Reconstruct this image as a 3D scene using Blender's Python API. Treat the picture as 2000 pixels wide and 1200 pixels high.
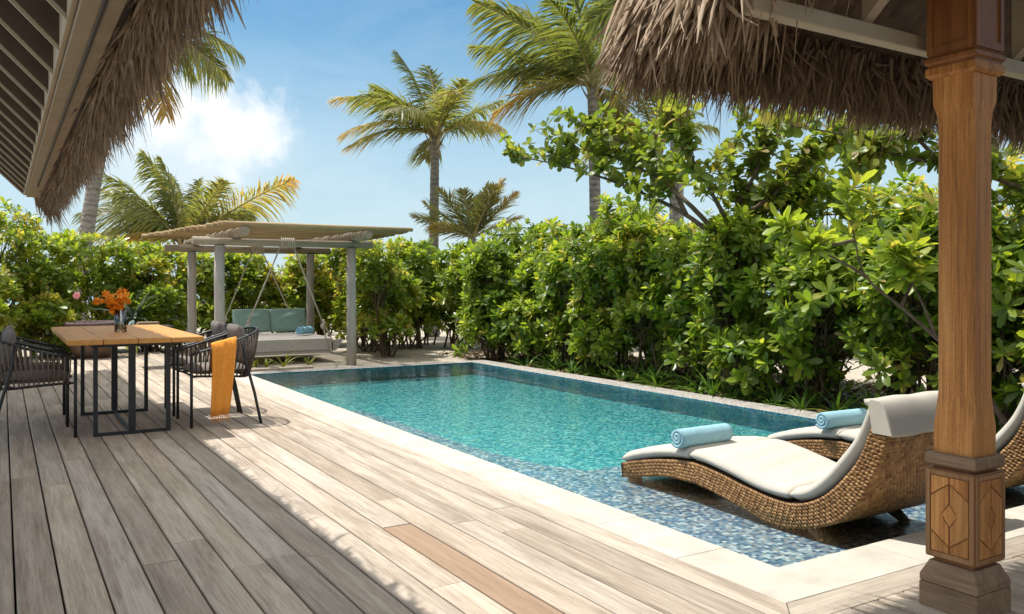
import bpy, math, random
import numpy as np
from mathutils import Vector, Matrix

for o in list(bpy.data.objects):
    bpy.data.objects.remove(o, do_unlink=True)
SC = bpy.context.scene
COL = SC.collection
PI = math.pi

# ------------------------------------------------------------------ camera
CAM_H = 1.2
YAW = math.atan2(.519, .8547)
CS, SN = math.cos(YAW), math.sin(YAW)
FPX = 1640.0
cam_d = bpy.data.cameras.new('camera')
cam = bpy.data.objects.new('camera', cam_d)
COL.objects.link(cam)
cam.location = (0, 0, CAM_H)
cam.rotation_euler = (PI / 2, 0, -YAW)
cam_d.sensor_width = 36
cam_d.lens = FPX / 2000 * 36
cam_d.shift_y = -45 / 2000
cam_d.clip_start = .05
cam_d.clip_end = 20000
SC.camera = cam


def at(px, py, Y):
    """world point seen at a photo pixel, Y metres in front of the camera"""
    dx = (px - 1000) / FPX
    dz = -(py - 555) / FPX
    return Vector(((dx * CS + SN) * Y, (-dx * SN + CS) * Y, CAM_H + dz * Y))


# ------------------------------------------------------------------ light
SUN_DIR = Vector((-.25, .33, 1.0)).normalized()
sun_d = bpy.data.lights.new('sun', 'SUN')
sun_d.energy = 2.75
sun_d.angle = math.radians(.55)
sun_d.color = (1, .97, .915)
sun = bpy.data.objects.new('sun', sun_d)
COL.objects.link(sun)
sun.rotation_euler = (-SUN_DIR).to_track_quat('-Z', 'Y').to_euler()
sun.location = (-4, 6, 15)

SC.render.engine = 'CYCLES'
SC.view_settings.view_transform = 'Standard'
SC.view_settings.look = 'None'
SC.view_settings.gamma = 1
SC.view_settings.use_curve_mapping = False
SC.view_settings.exposure = 1.06
SC.cycles.use_denoising = True
SC.cycles.max_bounces = 10
SC.cycles.diffuse_bounces = 5
SC.cycles.glossy_bounces = 4
SC.cycles.transmission_bounces = 6
SC.cycles.transparent_max_bounces = 16
SC.cycles.caustics_refractive = False
SC.cycles.caustics_reflective = False
SC.cycles.sample_clamp_indirect = 6

W = bpy.data.worlds.new('World')
SC.world = W
W.use_nodes = True


class NT:
    """small helper for node trees"""
    def __init__(s, nt):
        s.nt = nt
        nt.nodes.clear()

    def n(s, t, props=None, **ins):
        nd = s.nt.nodes.new(t)
        for k, v in (props or {}).items():
            setattr(nd, k, v)
        for k, v in ins.items():
            s.set(nd, k, v)
        return nd

    def set(s, nd, k, v):
        if k.startswith('i') and k[1:].isdigit():
            sock = nd.inputs[int(k[1:])]
        else:
            sock = nd.inputs[k.replace('_', ' ')]
        if hasattr(v, 'is_output'):
            s.nt.links.new(v, sock)
        else:
            sock.default_value = v

    def math(s, op, a, b=0.0, c=None, clamp=False):
        nd = s.nt.nodes.new('ShaderNodeMath')
        nd.operation = op
        nd.use_clamp = clamp
        s.set(nd, 'i0', a)
        s.set(nd, 'i1', b)
        if c is not None:
            s.set(nd, 'i2', c)
        return nd.outputs[0]

    def vmath(s, op, a, b=None, out=0):
        nd = s.nt.nodes.new('ShaderNodeVectorMath')
        nd.operation = op
        s.set(nd, 'i0', a)
        if b is not None:
            s.set(nd, 'i1', b)
        return nd.outputs[out]

    def ramp(s, fac, stops, interp='LINEAR'):
        nd = s.nt.nodes.new('ShaderNodeValToRGB')
        cr = nd.color_ramp
        cr.interpolation = interp
        while len(cr.elements) < len(stops):
            cr.elements.new(.5)
        for e, (p, c) in zip(cr.elements, stops):
            e.position = p
            e.color = tuple(c) + (1,) if len(c) == 3 else c
        s.set(nd, 'i0', fac)
        return nd.outputs[0]

    def mix(s, fac, a, b, blend='MIX'):
        nd = s.nt.nodes.new('ShaderNodeMix')
        nd.data_type = 'RGBA'
        nd.blend_type = blend
        for sock, v in ((nd.inputs[0], fac), (nd.inputs[6], a), (nd.inputs[7], b)):
            if hasattr(v, 'is_output'):
                s.nt.links.new(v, sock)
            else:
                sock.default_value = v if not isinstance(v, tuple) or len(v) == 4 else v + (1,)
        return nd.outputs[2]

    def mrange(s, v, a, b, c=0., d=1., smooth=False):
        nd = s.nt.nodes.new('ShaderNodeMapRange')
        if smooth:
            nd.interpolation_type = 'SMOOTHSTEP'
        s.set(nd, 'i0', v)
        for i, x in zip((1, 2, 3, 4), (a, b, c, d)):
            nd.inputs[i].default_value = x
        return nd.outputs[0]

    def noise(s, vec, scale, detail=4, rough=.55, w=None, dist=0.):
        nd = s.nt.nodes.new('ShaderNodeTexNoise')
        if w is not None:
            nd.noise_dimensions = '4D'
            s.set(nd, 'W', w)
        if vec is not None:
            s.set(nd, 'Vector', vec)
        nd.inputs['Scale'].default_value = scale
        nd.inputs['Detail'].default_value = detail
        nd.inputs['Roughness'].default_value = rough
        nd.inputs['Distortion'].default_value = dist
        return nd.outputs[0]

    def scalev(s, vec, v):
        return s.vmath('MULTIPLY', vec, v)


# sky: clear tropical blue with one cumulus low on the left and white cloud added overhead as fill
w = NT(W.node_tree)
sky = w.n('ShaderNodeTexSky', {'sky_type': 'NISHITA', 'sun_disc': False,
          'sun_elevation': math.asin(SUN_DIR.z), 'sun_rotation': math.atan2(SUN_DIR.x, SUN_DIR.y),
          'air_density': 1.0, 'dust_density': .9, 'ozone_density': 2.2, 'altitude': 0})
tc = w.n('ShaderNodeTexCoord')
dirv = w.vmath('NORMALIZE', tc.outputs['Generated'])


def blob(px, py, rx, ry):
    d = at(px, py, 1) - Vector((0, 0, CAM_H))
    d.normalize()
    r = Vector((CS, -SN, 0))
    df = w.vmath('SUBTRACT', dirv, tuple(d))
    u = w.math('DIVIDE', w.vmath('DOT_PRODUCT', df, tuple(r), out=1), rx / FPX)
    sepz = w.n('ShaderNodeSeparateXYZ', None, i0=df).outputs[2]
    v = w.math('DIVIDE', sepz, ry / FPX)
    rr = w.math('SQRT', w.math('ADD', w.math('MULTIPLY', u, u), w.math('MULTIPLY', v, v)))
    # only in front of the viewer
    return w.math('SUBTRACT', 1.0, rr)


cn = w.noise(dirv, 15, 10, .6, dist=.15)
cn2 = w.noise(dirv, 4.2, 6, .6)
b1 = w.math('MAXIMUM', blob(430, 235, 150, 110), blob(350, 220, 110, 110))
b1 = w.math('MAXIMUM', b1, blob(490, 245, 90, 85))
soft = w.mrange(w.math('ADD', blob(310, 310, 300, 190), w.math('MULTIPLY', w.math('SUBTRACT', cn2, .5), 1.2)), .0, .9, 0, .6, True)
big = w.mrange(w.math('ADD', b1, w.math('MULTIPLY', w.math('SUBTRACT', cn, .5), 2.1)), .05, .75, 0, 1, True)
sepd = w.n('ShaderNodeSeparateXYZ', None, i0=dirv)
low = w.mrange(sepd.outputs[2], .0, .40, 1.1, 0., True)
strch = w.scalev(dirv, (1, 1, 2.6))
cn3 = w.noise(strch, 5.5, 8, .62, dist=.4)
fill_clouds = w.math('MULTIPLY', w.mrange(cn3, .38, .58, 0, 1.0, True), w.mrange(sepd.outputs[2], .31, .5, .03, 1.0, True))  # cloud layer mostly above the view, added to brighten the shade
skyc = w.mix(1.0, sky.outputs[0], (.30, .66, .76), 'MULTIPLY')
c1 = w.mix(w.math('MULTIPLY', low, .75), skyc, (4.3, 5.1, 5.5, 1))
c1 = w.mix(fill_clouds, c1, (10.5, 10.0, 9.3, 1))
shade = w.mix(w.mrange(cn2, .35, .65), (7.0, 7.0, 7.0, 1), (5.6, 6.0, 6.4, 1))
c1 = w.mix(soft, c1, (5.6, 5.9, 6.1, 1))
c1 = w.mix(w.math('MULTIPLY', big, .95), c1, shade)
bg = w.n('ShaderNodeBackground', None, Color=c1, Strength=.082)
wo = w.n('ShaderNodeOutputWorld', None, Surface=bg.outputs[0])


# ------------------------------------------------------------------ materials
MATS = {}


def newmat(name):
    m = bpy.data.materials.new(name)
    m.use_nodes = True
    t = NT(m.node_tree)
    MATS[name] = m
    return m, t


def finish(t, color, rough=.6, bump=None, bstr=.3, bdist=.01, spec=.5, metal=0., extra=None, **kw):
    b = t.n('ShaderNodeBsdfPrincipled', None, Base_Color=color if hasattr(color, 'is_output') else tuple(color) + (1,),
            Roughness=rough, Metallic=metal)
    b.inputs['Specular IOR Level'].default_value = spec
    for k, v in kw.items():
        t.set(b, k, v)
    if bump is not None:
        bn = t.n('ShaderNodeBump', None, Strength=bstr, Distance=bdist, Height=bump)
        t.nt.links.new(bn.outputs[0], b.inputs['Normal'])
    out = t.n('ShaderNodeOutputMaterial', None, Surface=b.outputs[0])
    return b, out


def pos(t):
    return t.n('ShaderNodeNewGeometry').outputs['Position']


def objco(t):
    return t.n('ShaderNodeTexCoord').outputs['Object']


def orand(t):
    return t.n('ShaderNodeObjectInfo').outputs['Random']


def wood(name, dark, mid, light, axis='Y', gs=1.0, use_obj=False, rough=.7, vary=.35, bstr=.35, stain=0., spec=.3):
    m, t = newmat(name)
    p = objco(t) if use_obj else pos(t)
    r = orand(t)
    lo, hi = 1.1 * gs, 15 * gs
    sc = {'Y': (hi, lo, hi), 'Z': (hi, hi, lo), 'X': (lo, hi, hi)}[axis]
    v = t.scalev(p, sc)
    wv = t.math('MULTIPLY', r, 37.0)
    n1 = t.noise(v, 1.0, 6, .6, w=wv, dist=.7)
    n2 = t.noise(t.scalev(p, tuple(x * (9 if x > 5 * gs else 3.5) for x in sc)), 1.0, 3, .6, w=wv)
    n3 = t.noise(t.scalev(p, tuple(x * (.25 if x > 5 * gs else .9) for x in sc)), 1.0, 3, .6, w=wv, dist=.6)
    n4 = t.noise(t.scalev(p, tuple(x * (24 if x > 5 * gs else 16) for x in sc)), 1.0, 2, .6, w=wv)
    f = t.math('ADD', t.math('ADD', t.math('MULTIPLY', n1, .40), t.math('MULTIPLY', n2, .30)), t.math('ADD', t.math('MULTIPLY', n4, .16), t.math('MULTIPLY', t.noise(p, 210 * gs, 2, .7), .14)))
    c = t.ramp(f, [(.37, dark), (.5, mid), (.62, light)])
    # each piece is its own piece of timber
    br = t.mrange(r, 0, 1, 1 - vary, 1 + vary * .6)
    r2 = t.math('FRACT', t.math('MULTIPLY', r, 13.7))
    tint = t.mix(r2, (1.05, 1, .94), (1.0, 1, 1.0))
    c = t.mix(1.0, c, t.n('ShaderNodeCombineColor', None, i0=br, i1=br, i2=br).outputs[0], 'MULTIPLY')
    c = t.mix(1.0, c, tint, 'MULTIPLY')
    if stain:
        sm = t.mrange(n3, .52, .72, 0, stain, True)
        c = t.mix(sm, c, tuple(x * .45 for x in mid))
    finish(t, c, t.mrange(n2, .3, .7, rough - .08, rough + .1), f, bstr, .004, spec)
    return m


wood('deck wood', (.195, .145, .105), (.40, .335, .268), (.55, .485, .41), 'Y', 1.0, vary=.2, stain=.5, spec=.3)
wood('deck wood cross', (.18, .15, .12), (.34, .295, .24), (.48, .43, .36), 'X', 1.0, vary=.2, stain=.6)
wood('new deck wood', (.20, .13, .082), (.29, .195, .127), (.37, .26, .178), 'Y', 1.0, vary=.05, stain=.1)
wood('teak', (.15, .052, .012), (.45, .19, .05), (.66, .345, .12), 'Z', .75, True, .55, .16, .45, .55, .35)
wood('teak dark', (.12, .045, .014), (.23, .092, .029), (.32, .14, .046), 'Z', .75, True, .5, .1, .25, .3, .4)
wood('frame teak', (.16, .08, .032), (.30, .155, .066), (.40, .23, .11), 'Z', .75, True, .6, .12, .3, .3)
wood('weathered teak', (.13, .078, .046), (.24, .155, .095), (.34, .235, .15), 'Y', 1.6, True, .65, .12, .3, .25)
wood('weathered pale', (.20, .165, .12), (.34, .29, .22), (.46, .40, .31), 'X', 1.6, True, .75, .2, .35)
wood('pole wood', (.27, .185, .09), (.44, .32, .17), (.56, .43, .25), 'X', 2.0, True, .75, .3, .35)
wood('post wood', (.27, .25, .225), (.40, .375, .34), (.52, .49, .45), 'Z', 1.6, True, .8, .15, .35)
wood('table teak', (.42, .18, .04), (.58, .265, .06), (.68, .34, .10), 'Y', 1.6, True, .42, .12, .12, 0, .5)
wood('bed linen wood', (.30, .27, .24), (.40, .365, .33), (.48, .445, .405), 'X', 2.2, True, .8, .1, .25)


def plain(name, col, rough=.6, nscale=None, namp=.15, bscale=None, bstr=.2, bdist=.003, spec=.4, metal=0., obj=True, **kw):
    m, t = newmat(name)
    p = objco(t) if obj else pos(t)
    c = tuple(col) + (1,)
    if nscale:
        n = t.noise(p, nscale, 4, .6)
        lo = tuple(x * (1 - namp) for x in col)
        hi = tuple(min(1, x * (1 + namp)) for x in col)
        c = t.ramp(n, [(.3, lo), (.7, hi)])
    bm = None
    if bscale:
        bm = t.noise(p, bscale, 3, .6)
    b, o = finish(t, c if hasattr(c, 'is_output') else col, rough, bm, bstr, bdist, spec, metal, **kw)
    return m


plain('limestone', (.50, .455, .38), .75, 5.0, .16, 120, .3, .002, .25, obj=False)
plain('black metal', (.018, .02, .022), .42, None, spec=.5)
plain('chair rope', (.105, .082, .064), .85, 90, .3, 300, .5, .003, .2)
plain('chair rope tan', (.21, .165, .125), .85, 90, .3, 300, .5, .003, .2)
plain('grey fabric', (.20, .175, .155), .9, 30, .08, 500, .3, .002, .15)
plain('dark grey fabric', (.085, .078, .075), .9, 30, .08, 500, .3, .002, .15)
plain('cream canvas', (.52, .475, .405), .88, 9, .05, 420, .22, .002, .15)
plain('green cushion', (.25, .36, .31), .88, 12, .08, 300, .3, .002, .15)
plain('bed fabric', (.47, .43, .39), .9, 14, .08, 350, .3, .002, .15)
plain('towel', (.36, .60, .68), .95, 45, .1, 520, .9, .006, .1)
plain('swing towel', (.27, .52, .68), .95, 45, .1, 320, .9, .006, .1)
plain('hanging rope', (.52, .46, .37), .9, 60, .2, 250, .6, .004, .15)
plain('rafter brown', (.10, .072, .05), .7, 4, .2, 120, .1, .002, .2)
plain('beige paint', (.30, .245, .175), .6, 4, .1, 120, .1, .002, .3)
plain('beige paint pale', (.40, .335, .245), .6, 4, .1, 120, .1, .002, .3)
plain('black trim', (.015, .015, .016), .5, None)
plain('terracotta', (.17, .105, .075), .75, 6, .2, 60, .3, .004, .25)
plain('planter rim', (.13, .085, .085), .75, 20, .3, 60, .3, .004, .25)
plain('orange petal', (.90, .30, .015), .6, 40, .25, None, Subsurface_Weight=.0)
plain('pink petal', (.75, .25, .26), .6, 40, .2)
plain('flower stem', (.05, .11, .02), .6, 20, .2)
plain('book', (.30, .20, .12), .7, 20, .2)
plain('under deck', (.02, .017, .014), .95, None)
plain('bark', (.13, .10, .075), .9, 14, .35, 60, .7, .01, .15)
plain('twig', (.12, .085, .055), .9, 20, .35, 80, .6, .006, .15)
plain('wicker core', (.075, .038, .016), .8, 40, .3, None)
plain('sand wall', (.40, .34, .26), .9, 20, .2, 60, .5, .01, .1, obj=False)

# woven strands: colour differs from strand to strand
m, t = newmat('wicker strand')
tin = t.n('ShaderNodeAttribute', {'attribute_name': 'tint'}).outputs['Fac']
c = t.ramp(tin, [(0, (.16, .07, .018)), (.5, (.32, .155, .047)), (1, (.50, .285, .11))])
finish(t, c, .5, t.noise(objco(t), 420, 2), .25, .002, .45)

# orange throw with a fine weave
m, t = newmat('orange throw')
wv = t.n('ShaderNodeTexWave', {'wave_type': 'BANDS', 'bands_direction': 'X'}, Vector=objco(t), Scale=90.0, Distortion=1.5)
wv2 = t.n('ShaderNodeTexWave', {'wave_type': 'BANDS', 'bands_direction': 'Z'}, Vector=objco(t), Scale=110.0, Distortion=1.5)
h = t.math('ADD', wv.outputs[1], wv2.outputs[1])
c = t.ramp(t.noise(objco(t), 35, 4), [(.3, (.82, .30, .045)), (.7, (.90, .37, .065))])
finish(t, c, .9, h, .3, .002, .15)

# thatch
m, t = newmat('thatch')
tin = t.n('ShaderNodeAttribute', {'attribute_name': 'tint'}).outputs['Fac']
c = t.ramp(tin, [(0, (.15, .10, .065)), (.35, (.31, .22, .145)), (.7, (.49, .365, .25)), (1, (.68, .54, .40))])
c = t.mix(t.mrange(t.noise(pos(t), 35, 3), .3, .7), c, t.mix(1.0, c, (.72, .70, .70), 'MULTIPLY'))
b1_ = t.n('ShaderNodeBsdfPrincipled', None, Base_Color=c, Roughness=.75)
b1_.inputs['Specular IOR Level'].default_value = .2
tr = t.n('ShaderNodeBsdfTranslucent', None, Color=c)
mx = t.n('ShaderNodeMixShader', None, i0=.12, i1=b1_.outputs[0], i2=tr.outputs[0])
t.n('ShaderNodeOutputMaterial', None, Surface=mx.outputs[0])

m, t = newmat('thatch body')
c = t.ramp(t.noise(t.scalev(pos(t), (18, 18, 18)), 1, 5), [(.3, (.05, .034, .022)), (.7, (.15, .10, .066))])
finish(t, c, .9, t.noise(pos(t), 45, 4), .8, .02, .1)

m, t = newmat('ceiling')
v = t.scalev(pos(t), (11, 11, 3))
c = t.ramp(t.noise(v, 1.5, 5), [(.3, (.055, .036, .024)), (.7, (.13, .088, .06))])
finish(t, c, .8, t.noise(v, 6, 3), .3, .01, .2)


def leafmat(name, stops, transl=.38, rough=.38, spec=.5):
    m, t = newmat(name)
    a = t.n('ShaderNodeAttribute', {'attribute_name': 'tint'}).outputs['Fac']
    oi = t.math('MULTIPLY', t.math('SUBTRACT', orand(t), .5), .3)
    f = t.math('ADD', a, oi, clamp=True)
    c = t.ramp(f, stops)
    vein = t.noise(objco(t), 55, 2)
    c = t.mix(t.mrange(vein, .35, .65, 0, .35), c, t.mix(1.0, c, (.7, .74, .6), 'MULTIPLY'))
    b = t.n('ShaderNodeBsdfPrincipled', None, Base_Color=c, Roughness=rough)
    b.inputs['Specular IOR Level'].default_value = spec
    ct = t.mix(1.0, c, (1.6, 1.5, .6), 'MULTIPLY')
    tr = t.n('ShaderNodeBsdfTranslucent', None, Color=ct)
    mx = t.n('ShaderNodeMixShader', None, i0=transl, i1=b.outputs[0], i2=tr.outputs[0])
    t.n('ShaderNodeOutputMaterial', None, Surface=mx.outputs[0])


leafmat('hedge leaf', [(0, (.055, .11, .02)), (.35, (.145, .235, .035)), (.75, (.29, .375, .058)), (.93, (.43, .47, .08)), (1, (.50, .42, .15))], .55, .33)
leafmat('tree leaf', [(0, (.12, .18, .035)), (.5, (.23, .30, .06)), (.85, (.33, .36, .09)), (1, (.42, .33, .14))], .5, .4)
leafmat('lily leaf', [(0, (.05, .11, .02)), (.5, (.10, .20, .03)), (.85, (.19, .29, .04)), (1, (.33, .33, .07))], .3, .35)
leafmat('yellow tuft leaf', [(0, (.14, .19, .03)), (.5, (.30, .33, .06)), (1, (.48, .44, .12))], .35, .5)
leafmat('dry leaf', [(0, (.05, .032, .018)), (.5, (.12, .075, .038)), (1, (.25, .165, .08))], .15, .7, .2)
leafmat('silver leaf', [(0, (.10, .145, .13)), (.5, (.20, .26, .26)), (1, (.33, .39, .40))], .15, .5)
leafmat('palm leaf', [(0, (.085, .115, .04)), (.35, (.17, .20, .075)), (.6, (.27, .27, .115)), (.8, (.42, .30, .11)), (1, (.46, .25, .08))], .55, .42, .4)
plain('palm rib', (.34, .28, .13), .6, 20, .25)

m, t = newmat('palm trunk')
sp = t.n('ShaderNodeSeparateXYZ', None, i0=objco(t)).outputs[2]
ring = t.n('ShaderNodeTexWave', {'wave_type': 'BANDS', 'bands_direction': 'Z'}, Vector=objco(t), Scale=2.6, Distortion=5.5, Detail=4.0)
ring.inputs['Detail Scale'].default_value = 2.5
c = t.ramp(t.math('ADD', t.math('MULTIPLY', ring.outputs[1], .3), t.math('MULTIPLY', t.noise(objco(t), 9, 5), .8)),
           [(.25, (.15, .128, .11)), (.5, (.26, .23, .205)), (.85, (.36, .325, .29))])
finish(t, c, .85, ring.outputs[1], .5, .02, .15)

# sand
m, t = newmat('sand')
n = t.noise(pos(t), 1.3, 6, .6)
c = t.ramp(n, [(.3, (.36, .31, .24)), (.7, (.48, .42, .34))])
n2 = t.noise(pos(t), 30, 5, .7)
c = t.mix(t.mrange(n2, .58, .75, 0, .6), c, (.22, .16, .10))
finish(t, c, .95, n2, .5, .02, .1)

# exposed pebble rim of the pool
m, t = newmat('pebble rim')
vo = t.n('ShaderNodeTexVoronoi', None, Vector=pos(t), Scale=85.0)
c = t.ramp(t.n('ShaderNodeSeparateColor', None, i0=vo.outputs['Color']).outputs[0],
           [(0, (.17, .15, .135)), (.5, (.34, .31, .28)), (1, (.55, .51, .46))])
finish(t, c, .7, vo.outputs['Distance'], .5, .004, .3)


# mosaic
def mosaic(name, stops, ax, size=.024, grout=(.34, .40, .42), gamt=.75, rough=.25):
    m, t = newmat(name)
    p = t.vmath('ADD', pos(t), (.0061, .0077, .0123))
    q = t.vmath('DIVIDE', p, (size, size, size))
    fl = t.vmath('FLOOR', q)
    wn = t.n('ShaderNodeTexWhiteNoise', {'noise_dimensions': '3D'}, Vector=fl)
    c = t.ramp(wn.outputs[0], stops, 'CONSTANT')
    big = t.noise(pos(t), 2.6, 3)
    c = t.mix(t.mrange(big, .35, .65, 0, .3), c, t.mix(1.0, c, (.8, .9, .95), 'MULTIPLY'))
    fr = t.n('ShaderNodeSeparateXYZ', None, i0=t.vmath('FRACTION', q))
    g = None
    for i in ax:
        e = t.math('ABSOLUTE', t.math('SUBTRACT', fr.outputs[i], .5))
        g = e if g is None else t.math('MAXIMUM', g, e)
    gm = t.mrange(g, .43, .46, 0, gamt)
    c = t.mix(gm, c, grout)
    finish(t, c, rough, g, .2, .002, .5)


LEDGE = [(0, (.03, .075, .16)), (.16, (.07, .135, .23)), (.32, (.20, .26, .32)), (.46, (.36, .385, .41)), (.60, (.34, .285, .27)),
         (.74, (.60, .60, .59)), (.88, (.09, .19, .30))]
DEEP = [(0, (.015, .15, .20)), (.17, (.04, .29, .31)), (.38, (.09, .41, .385)), (.58, (.18, .52, .45)), (.76, (.03, .24, .34)), (.9, (.36, .66, .57))]
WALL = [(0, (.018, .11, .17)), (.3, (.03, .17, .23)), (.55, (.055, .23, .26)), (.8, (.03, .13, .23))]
mosaic('mosaic ledge', LEDGE, (0, 1))
mosaic('mosaic deep', DEEP, (0, 1), grout=(.10, .36, .36), gamt=.5)
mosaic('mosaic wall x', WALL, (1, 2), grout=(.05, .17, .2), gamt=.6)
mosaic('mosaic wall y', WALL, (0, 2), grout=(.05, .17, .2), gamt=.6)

# water: clear surface, rippled mirror by Fresnel
m, t = newmat('water')
p = pos(t)
n1 = t.noise(t.scalev(p, (1, 1, 1)), 3.2, 3, .5, dist=.8)
n2 = t.noise(p, 19.0, 3, .55, dist=.4)
hh = t.math('ADD', t.math('MULTIPLY', n1, .7), t.math('MULTIPLY', n2, .28))
bn = t.n('ShaderNodeBump', None, Strength=.55, Distance=.03, Height=hh)
fr = t.n('ShaderNodeFresnel', None, IOR=1.33, Normal=bn.outputs[0])
gl = t.n('ShaderNodeBsdfGlossy', None, Color=(1, 1, 1, 1), Roughness=.03, Normal=bn.outputs[0])
tp = t.n('ShaderNodeBsdfTransparent', None, Color=(.87, .968, .982, 1))
mx = t.n('ShaderNodeMixShader', None, i0=fr.outputs[0], i1=tp.outputs[0], i2=gl.outputs[0])
t.n('ShaderNodeOutputMaterial', None, Surface=mx.outputs[0])

m, t = newmat('sea')
finish(t, (.05, .22, .28), .12, t.noise(pos(t), .8, 5), .3, .2, .5)

m, t = newmat('glass')
fr = t.n('ShaderNodeFresnel', None, IOR=1.45)
gl = t.n('ShaderNodeBsdfGlossy', None, Color=(1, 1, 1, 1), Roughness=.02)
tp = t.n('ShaderNodeBsdfTransparent', None, Color=(.93, .96, .95, 1))
mx = t.n('ShaderNodeMixShader', None, i0=t.math('ADD', fr.outputs[0], .05), i1=tp.outputs[0], i2=gl.outputs[0])
t.n('ShaderNodeOutputMaterial', None, Surface=mx.outputs[0])


# ------------------------------------------------------------------ mesh helpers
def link(o):
    COL.objects.link(o)
    return o


def tag(o, label=None, cat=None, group=None, kind=None):
    if label:
        o['label'] = label
    if cat:
        o['category'] = cat
    if group:
        o['group'] = group
    if kind:
        o['kind'] = kind
    return o


def empty(name, loc=(0, 0, 0), rz=0.):
    o = bpy.data.objects.new(name, None)
    o.empty_display_size = .1
    o.location = loc
    o.rotation_euler = (0, 0, rz)
    return link(o)


def place(name, me, parent=None, loc=(0, 0, 0), mat=None):
    o = bpy.data.objects.new(name, me)
    o.location = loc
    if mat and not me.materials:
        me.materials.append(MATS[mat])
    if parent:
        o.parent = parent
    return link(o)


def dup(o, parent=None):
    c = o.copy()
    link(c)
    if parent is not None:
        c.parent = parent
    for ch in list(o.children):
        dup(ch, c)
    return c


def quadmesh(name, co, quads, tint=None, mat=None, smooth=True):
    """fast mesh from numpy arrays of quads"""
    co = np.ascontiguousarray(co, dtype=np.float32)
    quads = np.ascontiguousarray(quads, dtype=np.int32)
    me = bpy.data.meshes.new(name)
    me.vertices.add(len(co))
    me.vertices.foreach_set('co', co.ravel())
    me.loops.add(quads.size)
    me.loops.foreach_set('vertex_index', quads.ravel())
    me.polygons.add(len(quads))
    me.polygons.foreach_set('loop_start', np.arange(0, quads.size, 4, dtype=np.int32))
    if smooth:
        me.polygons.foreach_set('use_smooth', np.ones(len(quads), dtype=bool))
    me.update(calc_edges=True)
    me.validate()
    if tint is not None:
        at_ = me.attributes.new('tint', 'FLOAT', 'POINT')
        at_.data.foreach_set('value', np.ascontiguousarray(tint, dtype=np.float32))
    if mat:
        me.materials.append(MATS[mat])
    return me


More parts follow.
